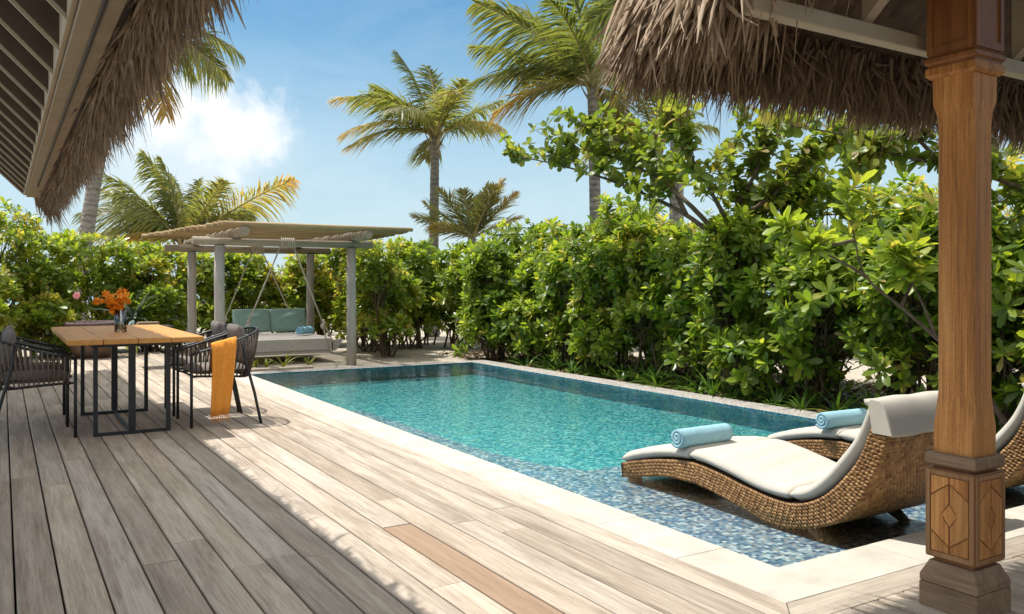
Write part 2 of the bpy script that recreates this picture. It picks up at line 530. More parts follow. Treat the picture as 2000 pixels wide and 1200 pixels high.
class MB:
    def __init__(s):
        s.v = []
        s.f = []
        s.sm = []

    def add(s, v, f, smooth=False):
        n = len(s.v)
        s.v += [tuple(x) for x in v]
        s.f += [tuple(i + n for i in x) for x in f]
        s.sm += [smooth] * len(f)
        return s

    def box(s, x0, x1, y0, y1, z0, z1, ch=0.):
        if ch <= 0:
            v = [(x, y, z) for z in (z0, z1) for y in (y0, y1) for x in (x0, x1)]
            f = [(0, 2, 3, 1), (4, 5, 7, 6), (0, 1, 5, 4), (2, 6, 7, 3), (0, 4, 6, 2), (1, 3, 7, 5)]
            return s.add(v, f)
        lev = [(z0, ch), (z0 + ch, 0), (z1 - ch, 0), (z1, ch)]
        v = []
        for z, i in lev:
            X0, X1, Y0, Y1 = x0 + i, x1 - i, y0 + i, y1 - i
            k = ch * .6
            v += [(X0 + k, Y0, z), (X1 - k, Y0, z), (X1, Y0 + k, z), (X1, Y1 - k, z), (X1 - k, Y1, z), (X0 + k, Y1, z), (X0, Y1 - k, z), (X0, Y0 + k, z)]
        f = [tuple(range(7, -1, -1)), tuple(range(24, 32))]
        for L in range(3):
            for i in range(8):
                j = (i + 1) % 8
                f.append((L * 8 + i, L * 8 + j, L * 8 + 8 + j, L * 8 + 8 + i))
        return s.add(v, f)

    def tube(s, path, r, n=8, caps=True, smooth=True, squash=1.):
        P = [Vector(p) for p in path]
        R = r if isinstance(r, (list, tuple)) else [r] * len(P)
        T = []
        for i in range(len(P)):
            d = (P[min(i + 1, len(P) - 1)] - P[max(i - 1, 0)])
            T.append(d.normalized() if d.length > 1e-9 else Vector((0, 0, 1)))
        up = Vector((0, 0, 1)) if abs(T[0].z) < .9 else Vector((1, 0, 0))
        N = T[0].cross(up).normalized()
        v = []
        for i, p in enumerate(P):
            N = (N - T[i] * N.dot(T[i])).normalized()
            B = T[i].cross(N)
            for k in range(n):
                a = 2 * PI * k / n
                v.append(p + N * (math.cos(a) * R[i]) + B * (math.sin(a) * R[i] * squash))
        f = []
        for i in range(len(P) - 1):
            for k in range(n):
                j = (k + 1) % n
                f.append((i * n + k, i * n + j, (i + 1) * n + j, (i + 1) * n + k))
        s.add(v, f, smooth)
        if caps:
            m = len(s.v) - len(v)
            s.f.append(tuple(m + k for k in range(n - 1, -1, -1)))
            s.f.append(tuple(m + (len(P) - 1) * n + k for k in range(n)))
            s.sm += [False, False]
        return s

    def lathe(s, prof, n=24, cx=0, cy=0, smooth=True):
        v = []
        for r, z in prof:
            for k in range(n):
                a = 2 * PI * k / n
                v.append((cx + r * math.cos(a), cy + r * math.sin(a), z))
        f = []
        for i in range(len(prof) - 1):
            for k in range(n):
                j = (k + 1) % n
                f.append((i * n + k, i * n + j, (i + 1) * n + j, (i + 1) * n + k))
        return s.add(v, f, smooth)

    def prism(s, poly, axis, lo, hi):
        """polygon extruded along an axis; poly in the other two axes"""
        def mk(p, h):
            return {'x': (h, p[0], p[1]), 'y': (p[0], h, p[1]), 'z': (p[0], p[1], h)}[axis]
        n = len(poly)
        v = [mk(p, lo) for p in poly] + [mk(p, hi) for p in poly]
        f = [tuple(range(n)), tuple(range(2 * n - 1, n - 1, -1))]
        for i in range(n):
            j = (i + 1) % n
            f.append((j, i, n + i, n + j))
        return s.add(v, f)

    def mesh(s, name, mat=None):
        me = bpy.data.meshes.new(name)
        me.from_pydata(s.v, [], s.f)
        me.polygons.foreach_set('use_smooth', np.array(s.sm, dtype=bool))
        me.update()
        import bmesh
        b = bmesh.new()
        b.from_mesh(me)
        bmesh.ops.recalc_face_normals(b, faces=b.faces)
        b.to_mesh(me)
        b.free()
        if mat:
            me.materials.append(MATS[mat])
        return me

    def build(s, name, mat, parent=None, loc=(0, 0, 0)):
        return place(name, s.mesh(name, mat), parent, loc)


def box(name, mat, parent, x0, x1, y0, y1, z0, z1, ch=0.):
    return MB().box(x0, x1, y0, y1, z0, z1, ch).build(name, mat, parent)


def catmull(pts, n):
    P = [np.array(p, float) for p in pts]
    P = [2 * P[0] - P[1]] + P + [2 * P[-1] - P[-2]]
    out = []
    segs = len(P) - 3
    for i in range(n):
        u = i / (n - 1) * segs
        k = min(int(u), segs - 1)
        t = u - k
        a, b, c, d = P[k:k + 4]
        out.append(.5 * (2 * b + (c - a) * t + (2 * a - 5 * b + 4 * c - d) * t * t + (3 * b - a - 3 * c + d) * t ** 3))
    return out


def resample(pts, n, m=400):
    q = np.array(catmull(pts, m))
    d = np.r_[0, np.cumsum(np.linalg.norm(np.diff(q, axis=0), axis=1))]
    s = np.linspace(0, d[-1], n)
    return np.stack([np.interp(s, d, q[:, i]) for i in range(q.shape[1])], 1)


# ------------------------------------------------------------------ setting: ground, sea
def sheet(name, pts, z, mat):
    me = MB().add([(x, y, z) for x, y in pts], [tuple(range(len(pts)))]).mesh(name, mat)
    o = place(name, me)
    return tag(o, kind='structure')


PX0, PX1, PY0, PY1 = 2.807, 6.24, 2.455, 11.45          # pool water outline
DEEPZ, LEDGEZ, WATERZ = -.20, -.105, -.022
# sand with a hole for the pool and deck
g = MB()
R = 60
ring = [(-R, -R), (R, -R), (R, R), (-R, R)]
hx0, hx1, hy0, hy1 = -3.2, 6.45, -3.2, 11.75
g.add([(-R, -R, 0), (R, -R, 0), (R, R, 0), (-R, R, 0), (hx0, hy0, 0), (hx1, hy0, 0), (hx1, hy1, 0), (hx0, hy1, 0)],
      [(0, 1, 5, 4), (1, 2, 6, 5), (2, 3, 7, 6), (3, 0, 4, 7)])
go = g.build('sandy_ground', 'sand')
go.location.z = -.055
tag(go, kind='structure')
sheet('sea', [(-9000, -9000), (9000, -9000), (9000, 9000), (-9000, 9000)], -1.2, 'sea')

# ------------------------------------------------------------------ deck
deck = empty('deck', (0, 0, 0))
tag(deck, kind='structure')
PITCH, OFF, GAP = .1557, .043, .0085
prof = [(-.5, -.03), (-.5, -.004), (-.47, 0), (.47, 0), (.5, -.004), (.5, -.03)]


def board_mesh(mat):
    w_ = PITCH - GAP
    mb = MB()
    p = [(a * w_, z) for a, z in prof]
    n = len(p)
    v = [(x, 0, z) for x, z in p] + [(x, 1, z) for x, z in p]
    f = [tuple(range(n)), tuple(range(2 * n - 1, n - 1, -1))]
    for i in range(n):
        j = (i + 1) % n
        f.append((j, i, n + i, n + j))
    return mb.add(v, f).mesh('board', mat)


bm_old = board_mesh('deck wood')
bm_new = board_mesh('new deck wood')
rnd = random.Random(4)


def lay(k, y0, y1, me=None):
    o = place('board', me or bm_old, deck, (OFF + PITCH * (k + .5), y0, rnd.uniform(-.0012, .0012)))
    o.scale = (1, y1 - y0, 1)
    return o


for k in range(-11, 15):
    y = .2 + rnd.random() * 1.2
    y0 = -.5
    if k == 10:
        lay(k, -.5, 1.2)
        o = lay(k, 1.205, 3.858, bm_new)
        o['label'] = 'newer reddish brown board among the bleached grey ones'
        y0, y = 3.862, 6.9
    while True:
        y1 = min(y, 16.0)
        lay(k, y0, y1 - .003)
        y0 = y1
        if y1 >= 16:
            break
        y = y1 + rnd.choice((2.1, 2.7, 3.3, 3.0))
for k in range(16, 48):
    lay(k, -.8, 1.1 + rnd.random() * .2 - .003)
    o = deck.children[-1]
    e = o.location.y + o.scale.y
    lay(k, e + .003, 2.006)
lay(15, -.8, 2.006)
# border boards along the pool, mitred at the corner
mb = MB()
mb.add([(2.377, 2.013, -.03), (2.517, 2.162, -.03), (2.517, 11.9, -.03), (2.377, 11.9, -.03),
        (2.377, 2.013, 0), (2.517, 2.162, 0), (2.517, 11.9, 0), (2.377, 11.9, 0)],
       [(3, 2, 1, 0), (4, 5, 6, 7), (0, 1, 5, 4), (1, 2, 6, 5), (2, 3, 7, 6), (3, 0, 4, 7)])
mb.build('border_board', 'deck wood', deck)
mb = MB()
mb.add([(2.381, 2.011, -.03), (8.5, 2.011, -.03), (8.5, 2.16, -.03), (2.521, 2.16, -.03),
        (2.381, 2.011, 0), (8.5, 2.011, 0), (8.5, 2.16, 0), (2.521, 2.16, 0)],
       [(3, 2, 1, 0), (4, 5, 6, 7), (0, 1, 5, 4), (1, 2, 6, 5), (2, 3, 7, 6), (3, 0, 4, 7)])
mb.build('border_board', 'deck wood cross', deck)
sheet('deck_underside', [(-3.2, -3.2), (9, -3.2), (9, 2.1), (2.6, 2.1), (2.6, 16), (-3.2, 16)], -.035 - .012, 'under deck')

# ------------------------------------------------------------------ pool
coping = empty('pool_coping', (0, 0, 0))
tag(coping, kind='structure')
y = 2.165
i = 0
while y < 11.42:
    y1 = min(y + .6, 11.45)
    box('coping_slab', 'limestone', coping, 2.5195, PX0, y + .0015, y1 - .0015, -.06, rnd.uniform(-.0005, .0008), .0015)
    y = y1
x = PX0 + .001
while x < 8.4:
    x1 = x + .6
    box('coping_slab', 'limestone', coping, x + .0015, x1 - .0015, 2.165, PY0, -.06, rnd.uniform(-.0005, .0008), .0015)
    x = x1
rim = empty('pool_rim', (0, 0, 0))
tag(rim, kind='structure')
box('rim_side', 'pebble rim', rim, PX1, PX1 + .32, PY0 + .001, PY1 + .3, -.3, -.008, .006)
box('rim_side', 'pebble rim', rim, 2.52, PX1 - .001, PY1, PY1 + .3, -.3, -.010, .006)
shell = empty('pool_basin', (0, 0, 0))
tag(shell, kind='structure')
LB = 4.75
mb = MB().add([(PX0 - .1, LB, DEEPZ), (PX1 + .1, LB, DEEPZ), (PX1 + .1, PY1 + .1, DEEPZ), (PX0 - .1, PY1 + .1, DEEPZ)], [(0, 1, 2, 3)])
mb.build('pool_floor', 'mosaic deep', shell)
# shallow ledge carrying the loungers, with a narrow bench running on along the deck
pl = [(PX0 - .1, PY0 - .05), (PX1 + .1, PY0 - .05), (PX1 + .1, LB), (3.5, LB), (3.32, 5.1), (3.22, 5.8), (3.17, 8.2), (PX0 - .1, 8.3)]
mb = MB()
mb.add([(x, y, LEDGEZ) for x, y in pl], [tuple(range(len(pl)))])
mb.build('ledge', 'mosaic ledge', shell)
mb = MB()
for (xa, ya), (xb, yb) in zip(pl[2:-1], pl[3:]):
    mb.add([(xa, ya, LEDGEZ), (xb, yb, LEDGEZ), (xb, yb, DEEPZ - .02), (xa, ya, DEEPZ - .02)], [(0, 1, 2, 3)])
mb.build('ledge_riser', 'mosaic deep', shell)
zt = -.012
mb = MB().add([(PX1 - .002, PY0, zt), (PX1 - .002, PY1, zt), (PX1 - .002, PY1, DEEPZ), (PX1 - .002, PY0, DEEPZ),
               (PX0 - .004, PY0, zt - .04), (PX0 - .004, PY1, zt - .04), (PX0 - .004, PY1, DEEPZ), (PX0 - .004, PY0, DEEPZ)],
              [(0, 1, 2, 3), (7, 6, 5, 4)])
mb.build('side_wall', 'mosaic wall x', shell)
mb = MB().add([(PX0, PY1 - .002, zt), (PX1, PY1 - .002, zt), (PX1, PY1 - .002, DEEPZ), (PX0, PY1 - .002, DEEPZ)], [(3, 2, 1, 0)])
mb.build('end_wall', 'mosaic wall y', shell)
wt = MB().add([(PX0 - .001, PY0 - .001, WATERZ), (PX1 - .003, PY0 - .001, WATERZ), (PX1 - .003, PY1 - .003, WATERZ), (PX0 - .001, PY1 - .003, WATERZ)], [(0, 1, 2, 3)])
tag(wt.build('pool_water', 'water'), kind='structure')

# raised sand bed edge and trench beyond the pool
kb = MB()
kb.prism([(12.02, -.2), (12.02, -.012), (12.07, 0), (12.14, 0), (12.14, -.2)], 'x', 2.6, 3.9)
o = kb.build('bed_kerb', 'sand wall')
tag(o, 'low earthen kerb edging the sand bed beneath the swing', 'kerb')

# ------------------------------------------------------------------ thatch strands
def strands(roots, dirs, length, width, seed, droop=.5, tlo=0., thi=1., lift=0.):
    """roots (n,3), dirs (n,3): hanging strips, returns co, quads, tint"""
    rg = np.random.default_rng(seed)
    n = len(roots)
    L = length * rg.uniform(.6, 1.25, n)
    wd = width * rg.uniform(.6, 1.35, n)
    d = dirs + rg.normal(0, .07, (n, 3))
    d /= np.linalg.norm(d, axis=1)[:, None]
    side = np.cross(d, np.array([0, 0, 1.]))
    side += rg.normal(0, .25, (n, 3))
    side /= np.linalg.norm(side, axis=1)[:, None]
    dr = droop * rg.uniform(.5, 1.4, n)
    curl = rg.normal(0, .07, (n, 1)) * side
    co = np.zeros((n, 4, 3, 3))
    ts = [0, .4, .75, 1.]
    ws = [.85, 1., .8, .12]
    nrm = np.cross(side, d)
    nrm /= np.linalg.norm(nrm, axis=1)[:, None]
    for i, t_ in enumerate(ts):
        c_ = roots + d * (L * t_)[:, None]
        c_ = c_ + curl * (t_ ** 2)
        c_[:, 2] -= dr * L * t_ ** 2 * .5
        for j, sgn in enumerate((-1, 0, 1)):
            co[:, i, j] = c_ + side * (wd * ws[i] * .5 * sgn)[:, None] + (nrm * (wd * .28 * ws[i])[:, None] if sgn == 0 else 0)
    base = (np.arange(n) * 12)[:, None]
    q = []
    for i in range(3):
        for j in range(2):
            a = i * 3 + j
            q.append(base + np.array([[a, a + 1, a + 4, a + 3]]))
    quads = np.concatenate(q, 0)
    tint = np.repeat(np.clip(rg.beta(2.2, 2.6, n) * (thi - tlo) + tlo, 0, 1), 12)
    return co.reshape(-1, 3), quads, tint


def merge(parts):
    cos, qs, ts = [], [], []
    n = 0
    for c_, q_, t_ in parts:
        cos.append(c_)
        qs.append(q_ + n)
        ts.append(t_)
        n += len(c_)
    return np.concatenate(cos), np.concatenate(qs), np.concatenate(ts)


# ------------------------------------------------------------------ left roof
lr = empty('thatched_roof', (.37, 6, 2.4))
tag(lr, 'thatched eave with pale rafters and gutter over the deck beside the dining table', 'roof')
inv = Matrix.Translation((-.37, -6, -2.4))


def under(o, parent):
    """parent o keeping its world-space mesh coordinates"""
    o.parent = parent
    o.matrix_parent_inverse = Matrix.Translation(-parent.location)
    return o


LY0, LY1 = -2.0, 13.4
under(box('eave_beam', 'beige paint', None, .285, .455, LY0, LY1, 2.40, 2.60, .004), lr)
under(box('eave_plate', 'beige paint pale', None, .255, .284, LY0, LY1 + .0, 2.425, 2.60, .003), lr)
mbg = MB().tube([(.375, LY0, 2.398), (.375, LY1 - 1.6, 2.398)], .011, 8)
under(mbg.build('cable_pipe', 'black trim'), lr)
under(box('eave_trim', 'black trim', None, .4555, .485, LY0, LY1 - .02, 2.405, 2.62), lr)
rme = None
y = -.4
while y < 13.4:
    if rme is None:
        mb = MB()
        # sloping 45 degrees up towards -x
        poly = [(.254, 2.452), (.254, 2.61), (-2.6, 5.464), (-2.6, 5.306)]
        mb.prism(poly, 'y', -.022, .022)
        rme = mb.mesh('rafter', 'rafter brown')
        eme = MB().prism([(.2535, 2.425), (.2535, 2.4512), (-2.6, 5.3052), (-2.6, 5.279)], 'y', -.010, .010).mesh('rafter_edge', 'beige paint pale')
    o = place('rafter', rme, None, (0, y, 0))
    under(o, lr)
    e_ = place('edge_strip', eme, o)
    y += .6
mb = MB()
mb.add([(.46, LY0, 2.61), (.46, LY1, 2.61), (-2.6, LY1, 5.5), (-2.6, LY0, 5.5)], [(0, 1, 2, 3)])
under(mb.build('ceiling_lining', 'ceiling'), lr)
mb = MB()
mb.prism([(.59, 2.54), (.625, 2.735), (-2.6, 5.94), (-2.6, 5.52), (.46, 2.63)], 'y', LY0, LY1 + .12)
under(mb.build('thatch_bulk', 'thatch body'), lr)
rg = np.random.default_rng(11)
pts = []
for row in range(8):
    n = 3000 if row < 5 else 1500
    yy = rg.uniform(1.0, LY1 + .1, n)
    if row < 5:      # fringe hanging from the edge of the thatch
        rt = np.stack([.515 + row * .022 + rg.uniform(-.012, .012, n), yy, 2.56 + row * .05 + rg.normal(0, .025, n)], 1)
        dd = np.tile(np.array([.13 + .012 * row, 0, -.98]), (n, 1)) + rg.normal(0, .06, (n, 3))
        ln = .22 + row * .055
    else:            # courses lying on the slope
        off = (row - 5) * .14 + .20
        rt = np.stack([.60 - off + rg.normal(0, .03, n), yy, 2.75 + off * .98 + rg.normal(0, .015, n)], 1)
        dd = np.tile(np.array([.62, 0, -.66]), (n, 1)) + rg.normal(0, .06, (n, 3))
        ln = .20
    dd[:, 1] -= .06
    pts.append(strands(rt, dd, ln, .021, 100 + row, .3, 0, .85))
# end of the roof
n = 260
k = rg.uniform(0, .16, n)
rt = np.stack([.55 - k * 1.6, np.full(n, LY1 + .05) + rg.normal(0, .05, n), 2.55 + k * 1.6 + rg.normal(0, .05, n)], 1)
dd = np.tile(np.array([.35, .35, -.85]), (n, 1))
pts.append(strands(rt, dd, .45, .022, 140, .5, 0, .7))
c_, q_, t_ = merge(pts)
o = place('thatch', quadmesh('thatch', c_, q_, t_, 'thatch'))
under(o, lr)
o['kind'] = 'stuff'

# ------------------------------------------------------------------ right pavilion roof
rr_ = empty('thatched_roof', (3.05, 1.8, 2.1))
tag(rr_, 'thatched pavilion roof corner with pale eave beam carried by the carved wooden column', 'roof')
EX, EY, EZ = 2.08, 2.42, 2.24
under(box('eave_beam', 'beige paint pale', None, EX + .02, 9.0, 1.93, 1.985, 2.092, 2.150, .004), rr_)
under(box('eave_beam', 'beige paint pale', None, 2.05, 2.11, -2.5, 1.928, 2.21, 2.30, .004), rr_)
mb = MB()
mb.prism([(1.955, 2.1515), (1.955, 2.45), (-1.0, 5.10), (-1.0, 4.81)], 'x', -.025, .025)
rme = mb.mesh('rafter', 'beige paint pale')
for k in range(13):
    o = place('rafter', rme, None, (2.705 + k * .5, .0, .0))
    # hip: rafters left of the corner stop at the side slope
    under(o, rr_)
ax, ay, az = EX + 3.4, EY - 3.4, EZ + 3.4 * .9
mb = MB()
mb.add([(EX, EY, EZ - .02), (9.5, EY, EZ - .02), (9.5, ay, az - .02), (ax, ay, az - .02), (EX, -2.6, EZ - .02), (ax, -2.6, az - .02)],
       [(0, 1, 2, 3), (0, 3, 5, 4)])
under(mb.build('ceiling_lining', 'ceiling'), rr_)
# ceiling battens seen from below
for k in range(5):
    yb = 1.72 - k * .28
    zb = EZ - .03 + (EY - yb) * .9
    under(box('ceiling_batten', 'teak dark', None, EX + (EY - yb) + .1, 9, yb - .012, yb + .012, zb - .012, zb + .008), rr_)
mb = MB()
h_ = .22
mb.add([(EX, EY, EZ), (9.5, EY, EZ), (9.5, ay, az), (ax, ay, az), (EX, -2.6, EZ), (ax, -2.6, az),
        (EX, EY, EZ + h_), (9.5, EY, EZ + h_), (9.5, ay, az + h_), (ax, ay, az + h_), (EX, -2.6, EZ + h_), (ax, -2.6, az + h_)],
       [(0, 1, 2, 3), (0, 3, 5, 4), (6, 9, 8, 7), (6, 10, 11, 9), (0, 6, 7, 1), (0, 4, 10, 6), (1, 7, 8, 2), (4, 5, 11, 10)])
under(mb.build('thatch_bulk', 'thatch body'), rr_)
pts = []
for row in range(7):
    n = 3600 if row < 5 else 1500
    xx = EX + (8.8 - EX) * rg.uniform(0, 1, n) ** 1.35
    if row < 5:      # fringe hanging from the cut edge
        rt = np.stack([xx, EY - .03 + row * .016 + rg.normal(0, .012, n), EZ - .02 + row * .045 + rg.normal(0, .02, n)], 1)
        dd = np.tile(np.array([-.08, .30 + .03 * row, -.92]), (n, 1)) + rg.normal(0, .07, (n, 3))
        ln = .175 + row * .045
    else:            # courses on the slope
        off = (row - 5) * .14 + .12
        rt = np.stack([np.maximum(xx, EX + off), np.full(n, EY - off), EZ + h_ + .02 + off * .9 + rg.normal(0, .01, n)], 1)
        dd = np.tile(np.array([0, .7, -.6]), (n, 1)) + rg.normal(0, .06, (n, 3))
        ln = .24
    pts.append(strands(rt, dd, ln, .018, 200 + row, .3, 0, .40 if row < 3 else .7))  # inner fringe rows tinted darker: shade put into the strand colour
dn = np.array([-.42, .06, -.9])
for row in range(7):
    n = 1150 if row < 4 else 900
    yy = rg.uniform(-.2, EY + .05, n)
    off = row * .065
    rt = np.stack([EX + off * 1.1 + rg.normal(0, .04, n), yy, EZ + .06 + off + rg.normal(0, .03, n)], 1)
    dd = np.tile(dn, (n, 1)) + rg.normal(0, .1, (n, 3))
    pts.append(strands(rt, dd, np.where(yy > 2.0, .23, .07) + off * .8, .023, 230 + row, .35, .35, 1.0))  # side rows tinted paler: sunlight put into the strand colour
# corner fan
n = 1500
an = rg.uniform(0, PI / 2, n)
up_ = rg.uniform(0, .35, n)
rt = np.stack([EX + .06 - .08 * np.cos(an) + up_, EY - .06 + .08 * np.sin(an) - up_, EZ + .06 + up_ * .9 + rg.normal(0, .03, n)], 1)
dd = np.stack([-.5 * np.cos(an), .5 * np.sin(an), np.full(n, -.88)], 1)
pts.append(strands(rt, dd, .27 + up_ * .5, .023, 250, .35, .3, 1.0))  # paler tint here too, painted as sunlit strands
c_, q_, t_ = merge(pts)
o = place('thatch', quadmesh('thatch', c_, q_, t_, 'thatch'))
under(o, rr_)
o['kind'] = 'stuff'

# unseen wall added behind the viewer's right to darken the column's near face
pw = empty('shade_wall', (6.2, -2.7, 0))
tag(pw, 'dark timber wall added out of view behind the column to shade it', 'wall')
for k in range(14):
    box('wall_board', 'teak dark', pw, -3.0 + k * .43, -3.0 + k * .43 + .424, -.03, .03, -.02, 2.32, .003)

# ------------------------------------------------------------------ carved column
cc = (3.05, 1.79, 0)
colm = empty('carved_column', cc)
colm.scale = (.76, .76, 1)
tag(colm, 'carved reddish wooden column on a stepped plinth at the pool corner', 'column')


def sq(mb, levels):
    """square column from (half, chamfer, z) levels"""
    v, f = [], []
    for hf, ch, z in levels:
        ch = max(ch, .0005)
        v += [(-hf + ch, -hf, z), (hf - ch, -hf, z), (hf, -hf + ch, z), (hf, hf - ch, z), (hf - ch, hf, z), (-hf + ch, hf, z), (-hf, hf - ch, z), (-hf, -hf + ch, z)]
    for L in range(len(levels) - 1):
        for i in range(8):
            j = (i + 1) % 8
            f.append((L * 8 + i, L * 8 + j, L * 8 + 8 + j, L * 8 + 8 + i))
    f.append(tuple(range(7, -1, -1)))
    m_ = (len(levels) - 1) * 8
    f.append(tuple(range(m_, m_ + 8)))
    return mb.add(v, f)


sq(MB(), [(.142, .003, .0), (.145, .003, .003), (.145, .003, .088), (.142, .003, .091)]).build('plinth_block', 'weathered teak', colm)
sq(MB(), [(.141, .003, .093), (.144, .003, .096), (.144, .003, .118), (.112, .003, .172)]).build('plinth_block', 'weathered teak', colm)
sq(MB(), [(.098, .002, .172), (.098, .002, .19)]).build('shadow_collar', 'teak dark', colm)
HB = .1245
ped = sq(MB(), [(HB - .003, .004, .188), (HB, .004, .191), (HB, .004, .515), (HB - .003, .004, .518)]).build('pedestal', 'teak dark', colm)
# carved panels: proud teak pieces leaving grooves between them
PZ0, PZ1, PW = .215, .492, .095


def panel_piece(poly, face, mat='teak'):
    n = len(poly)
    cx = sum(p[0] for p in poly) / n
    cz = sum(p[1] for p in poly) / n
    pr = .005
    v = []
    for dep, sh in ((0, 0), (pr - .0015, 0), (pr, .0022)):
        for (x, z) in poly:
            dx, dz = cx - x, cz - z
            l_ = math.hypot(dx, dz)
            xx, zz = x + dx / l_ * sh, z + dz / l_ * sh
            d = HB + dep
            v.append({'-x': (-d, xx, zz), '-y': (xx, -d, zz)}[face])
    f = [tuple(range(2 * n, 3 * n))]
    for L in range(2):
        for i in range(n):
            j = (i + 1) % n
            f.append((L * n + i, L * n + j, L * n + n + j, L * n + n + i))
    return MB().add(v, f).build('carved_panel', mat, colm)


zc = (PZ0 + PZ1) / 2
G = .0035
for face in ('-x', '-y'):
    # frame strips
    for (x0, x1, z0, z1) in ((-.120, -.099, .194, .512), (.099, .120, .194, .512), (-.0975, .0975, .194, .212), (-.0975, .0975, .496, .512)):
        panel_piece([(x0, z0), (x1, z0), (x1, z1), (x0, z1)], face, 'frame teak')
    dia = .040
    panel_piece([(0, zc - dia), (dia, zc), (0, zc + dia), (-dia, zc)], face)
    for sx in (-1, 1):
        e = .0925
        zq = .062
        # middle hexagon halves round the diamond
        panel_piece([(sx * G, zc + dia + G * 1.5), (sx * (dia + G), zc + 0), (sx * G, zc - dia - G * 1.5), (sx * G, zc - .112), (sx * e, zc - zq), (sx * e, zc + zq), (sx * G, zc + .112)][::sx], face)
        # corner pieces
        panel_piece([(sx * G, zc + .117), (sx * e, zc + zq + .006), (sx * e, PZ1), (sx * G, PZ1)][::sx], face)
        panel_piece([(sx * G, zc - .117), (sx * G, PZ0), (sx * e, PZ0), (sx * e, zc - zq - .006)][::sx], face)
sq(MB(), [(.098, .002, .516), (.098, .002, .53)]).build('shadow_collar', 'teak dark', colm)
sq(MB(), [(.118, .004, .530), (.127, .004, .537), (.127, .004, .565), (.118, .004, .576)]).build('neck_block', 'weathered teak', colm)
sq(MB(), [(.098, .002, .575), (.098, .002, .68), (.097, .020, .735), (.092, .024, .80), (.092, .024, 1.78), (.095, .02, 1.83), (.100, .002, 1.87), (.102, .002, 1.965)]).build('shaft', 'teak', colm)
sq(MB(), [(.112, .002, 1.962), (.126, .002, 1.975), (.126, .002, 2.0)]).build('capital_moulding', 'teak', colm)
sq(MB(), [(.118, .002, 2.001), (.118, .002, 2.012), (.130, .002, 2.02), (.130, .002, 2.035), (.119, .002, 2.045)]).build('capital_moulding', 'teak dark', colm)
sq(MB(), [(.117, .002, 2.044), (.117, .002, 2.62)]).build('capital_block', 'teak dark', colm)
for face in ('-x', '-y'):
    for (x0, x1, z0, z1) in ((-.116, -.088, 2.05, 2.6), (.088, .116, 2.05, 2.6), (-.087, .087, 2.05, 2.078)):
        v = []
        for d in (.117, .127):
            for (x, z) in ((x0, z0), (x1, z0), (x1, z1), (x0, z1)):
                v.append((-d, x, z) if face == '-x' else (x, -d, z))
        MB().add(v, [(4, 5, 6, 7), (0, 1, 5, 4), (1, 2, 6, 5), (2, 3, 7, 6), (3, 0, 4, 7)]).build('panel_frame', 'teak dark', colm)

# ------------------------------------------------------------------ dining table
tb = empty('dining_table', (.895, 8.15, 0))
tag(tb, 'long dining table of orange teak planks on a black metal frame', 'table')
for k in range(4):
    x0 = -.485 + k * .2425
    box('plank', 'table teak', tb, x0 + .0025, x0 + .24, -1.15, 1.15, .742, .782, .003)
fb = .016
for xx in (-.268, .268):
    for yy in (-.81, .43):
        box('leg', 'black metal', tb, xx - fb, xx + fb, yy - fb, yy + fb, 0, .7, .002)
for yy in (-.81, .43):
    box('foot_rail', 'black metal', tb, -.268 + fb, .268 - fb, yy - fb * .9, yy + fb * .9, .0, .026, .002)
    box('top_rail', 'black metal', tb, -.30, .30, yy - fb, yy + fb, .701, .741, .002)
    box('centre_post', 'black metal', tb, -.026, .026, yy + .017, yy + .055, .0265, .7, .002)
box('floor_stretcher', 'black metal', tb, -.014, .014, -.75, .425, .001, .022, .002)
box('top_stretcher', 'black metal', tb, -.02, .02, -.79, .41, .705, .738, .002)

# ------------------------------------------------------------------ dining chairs


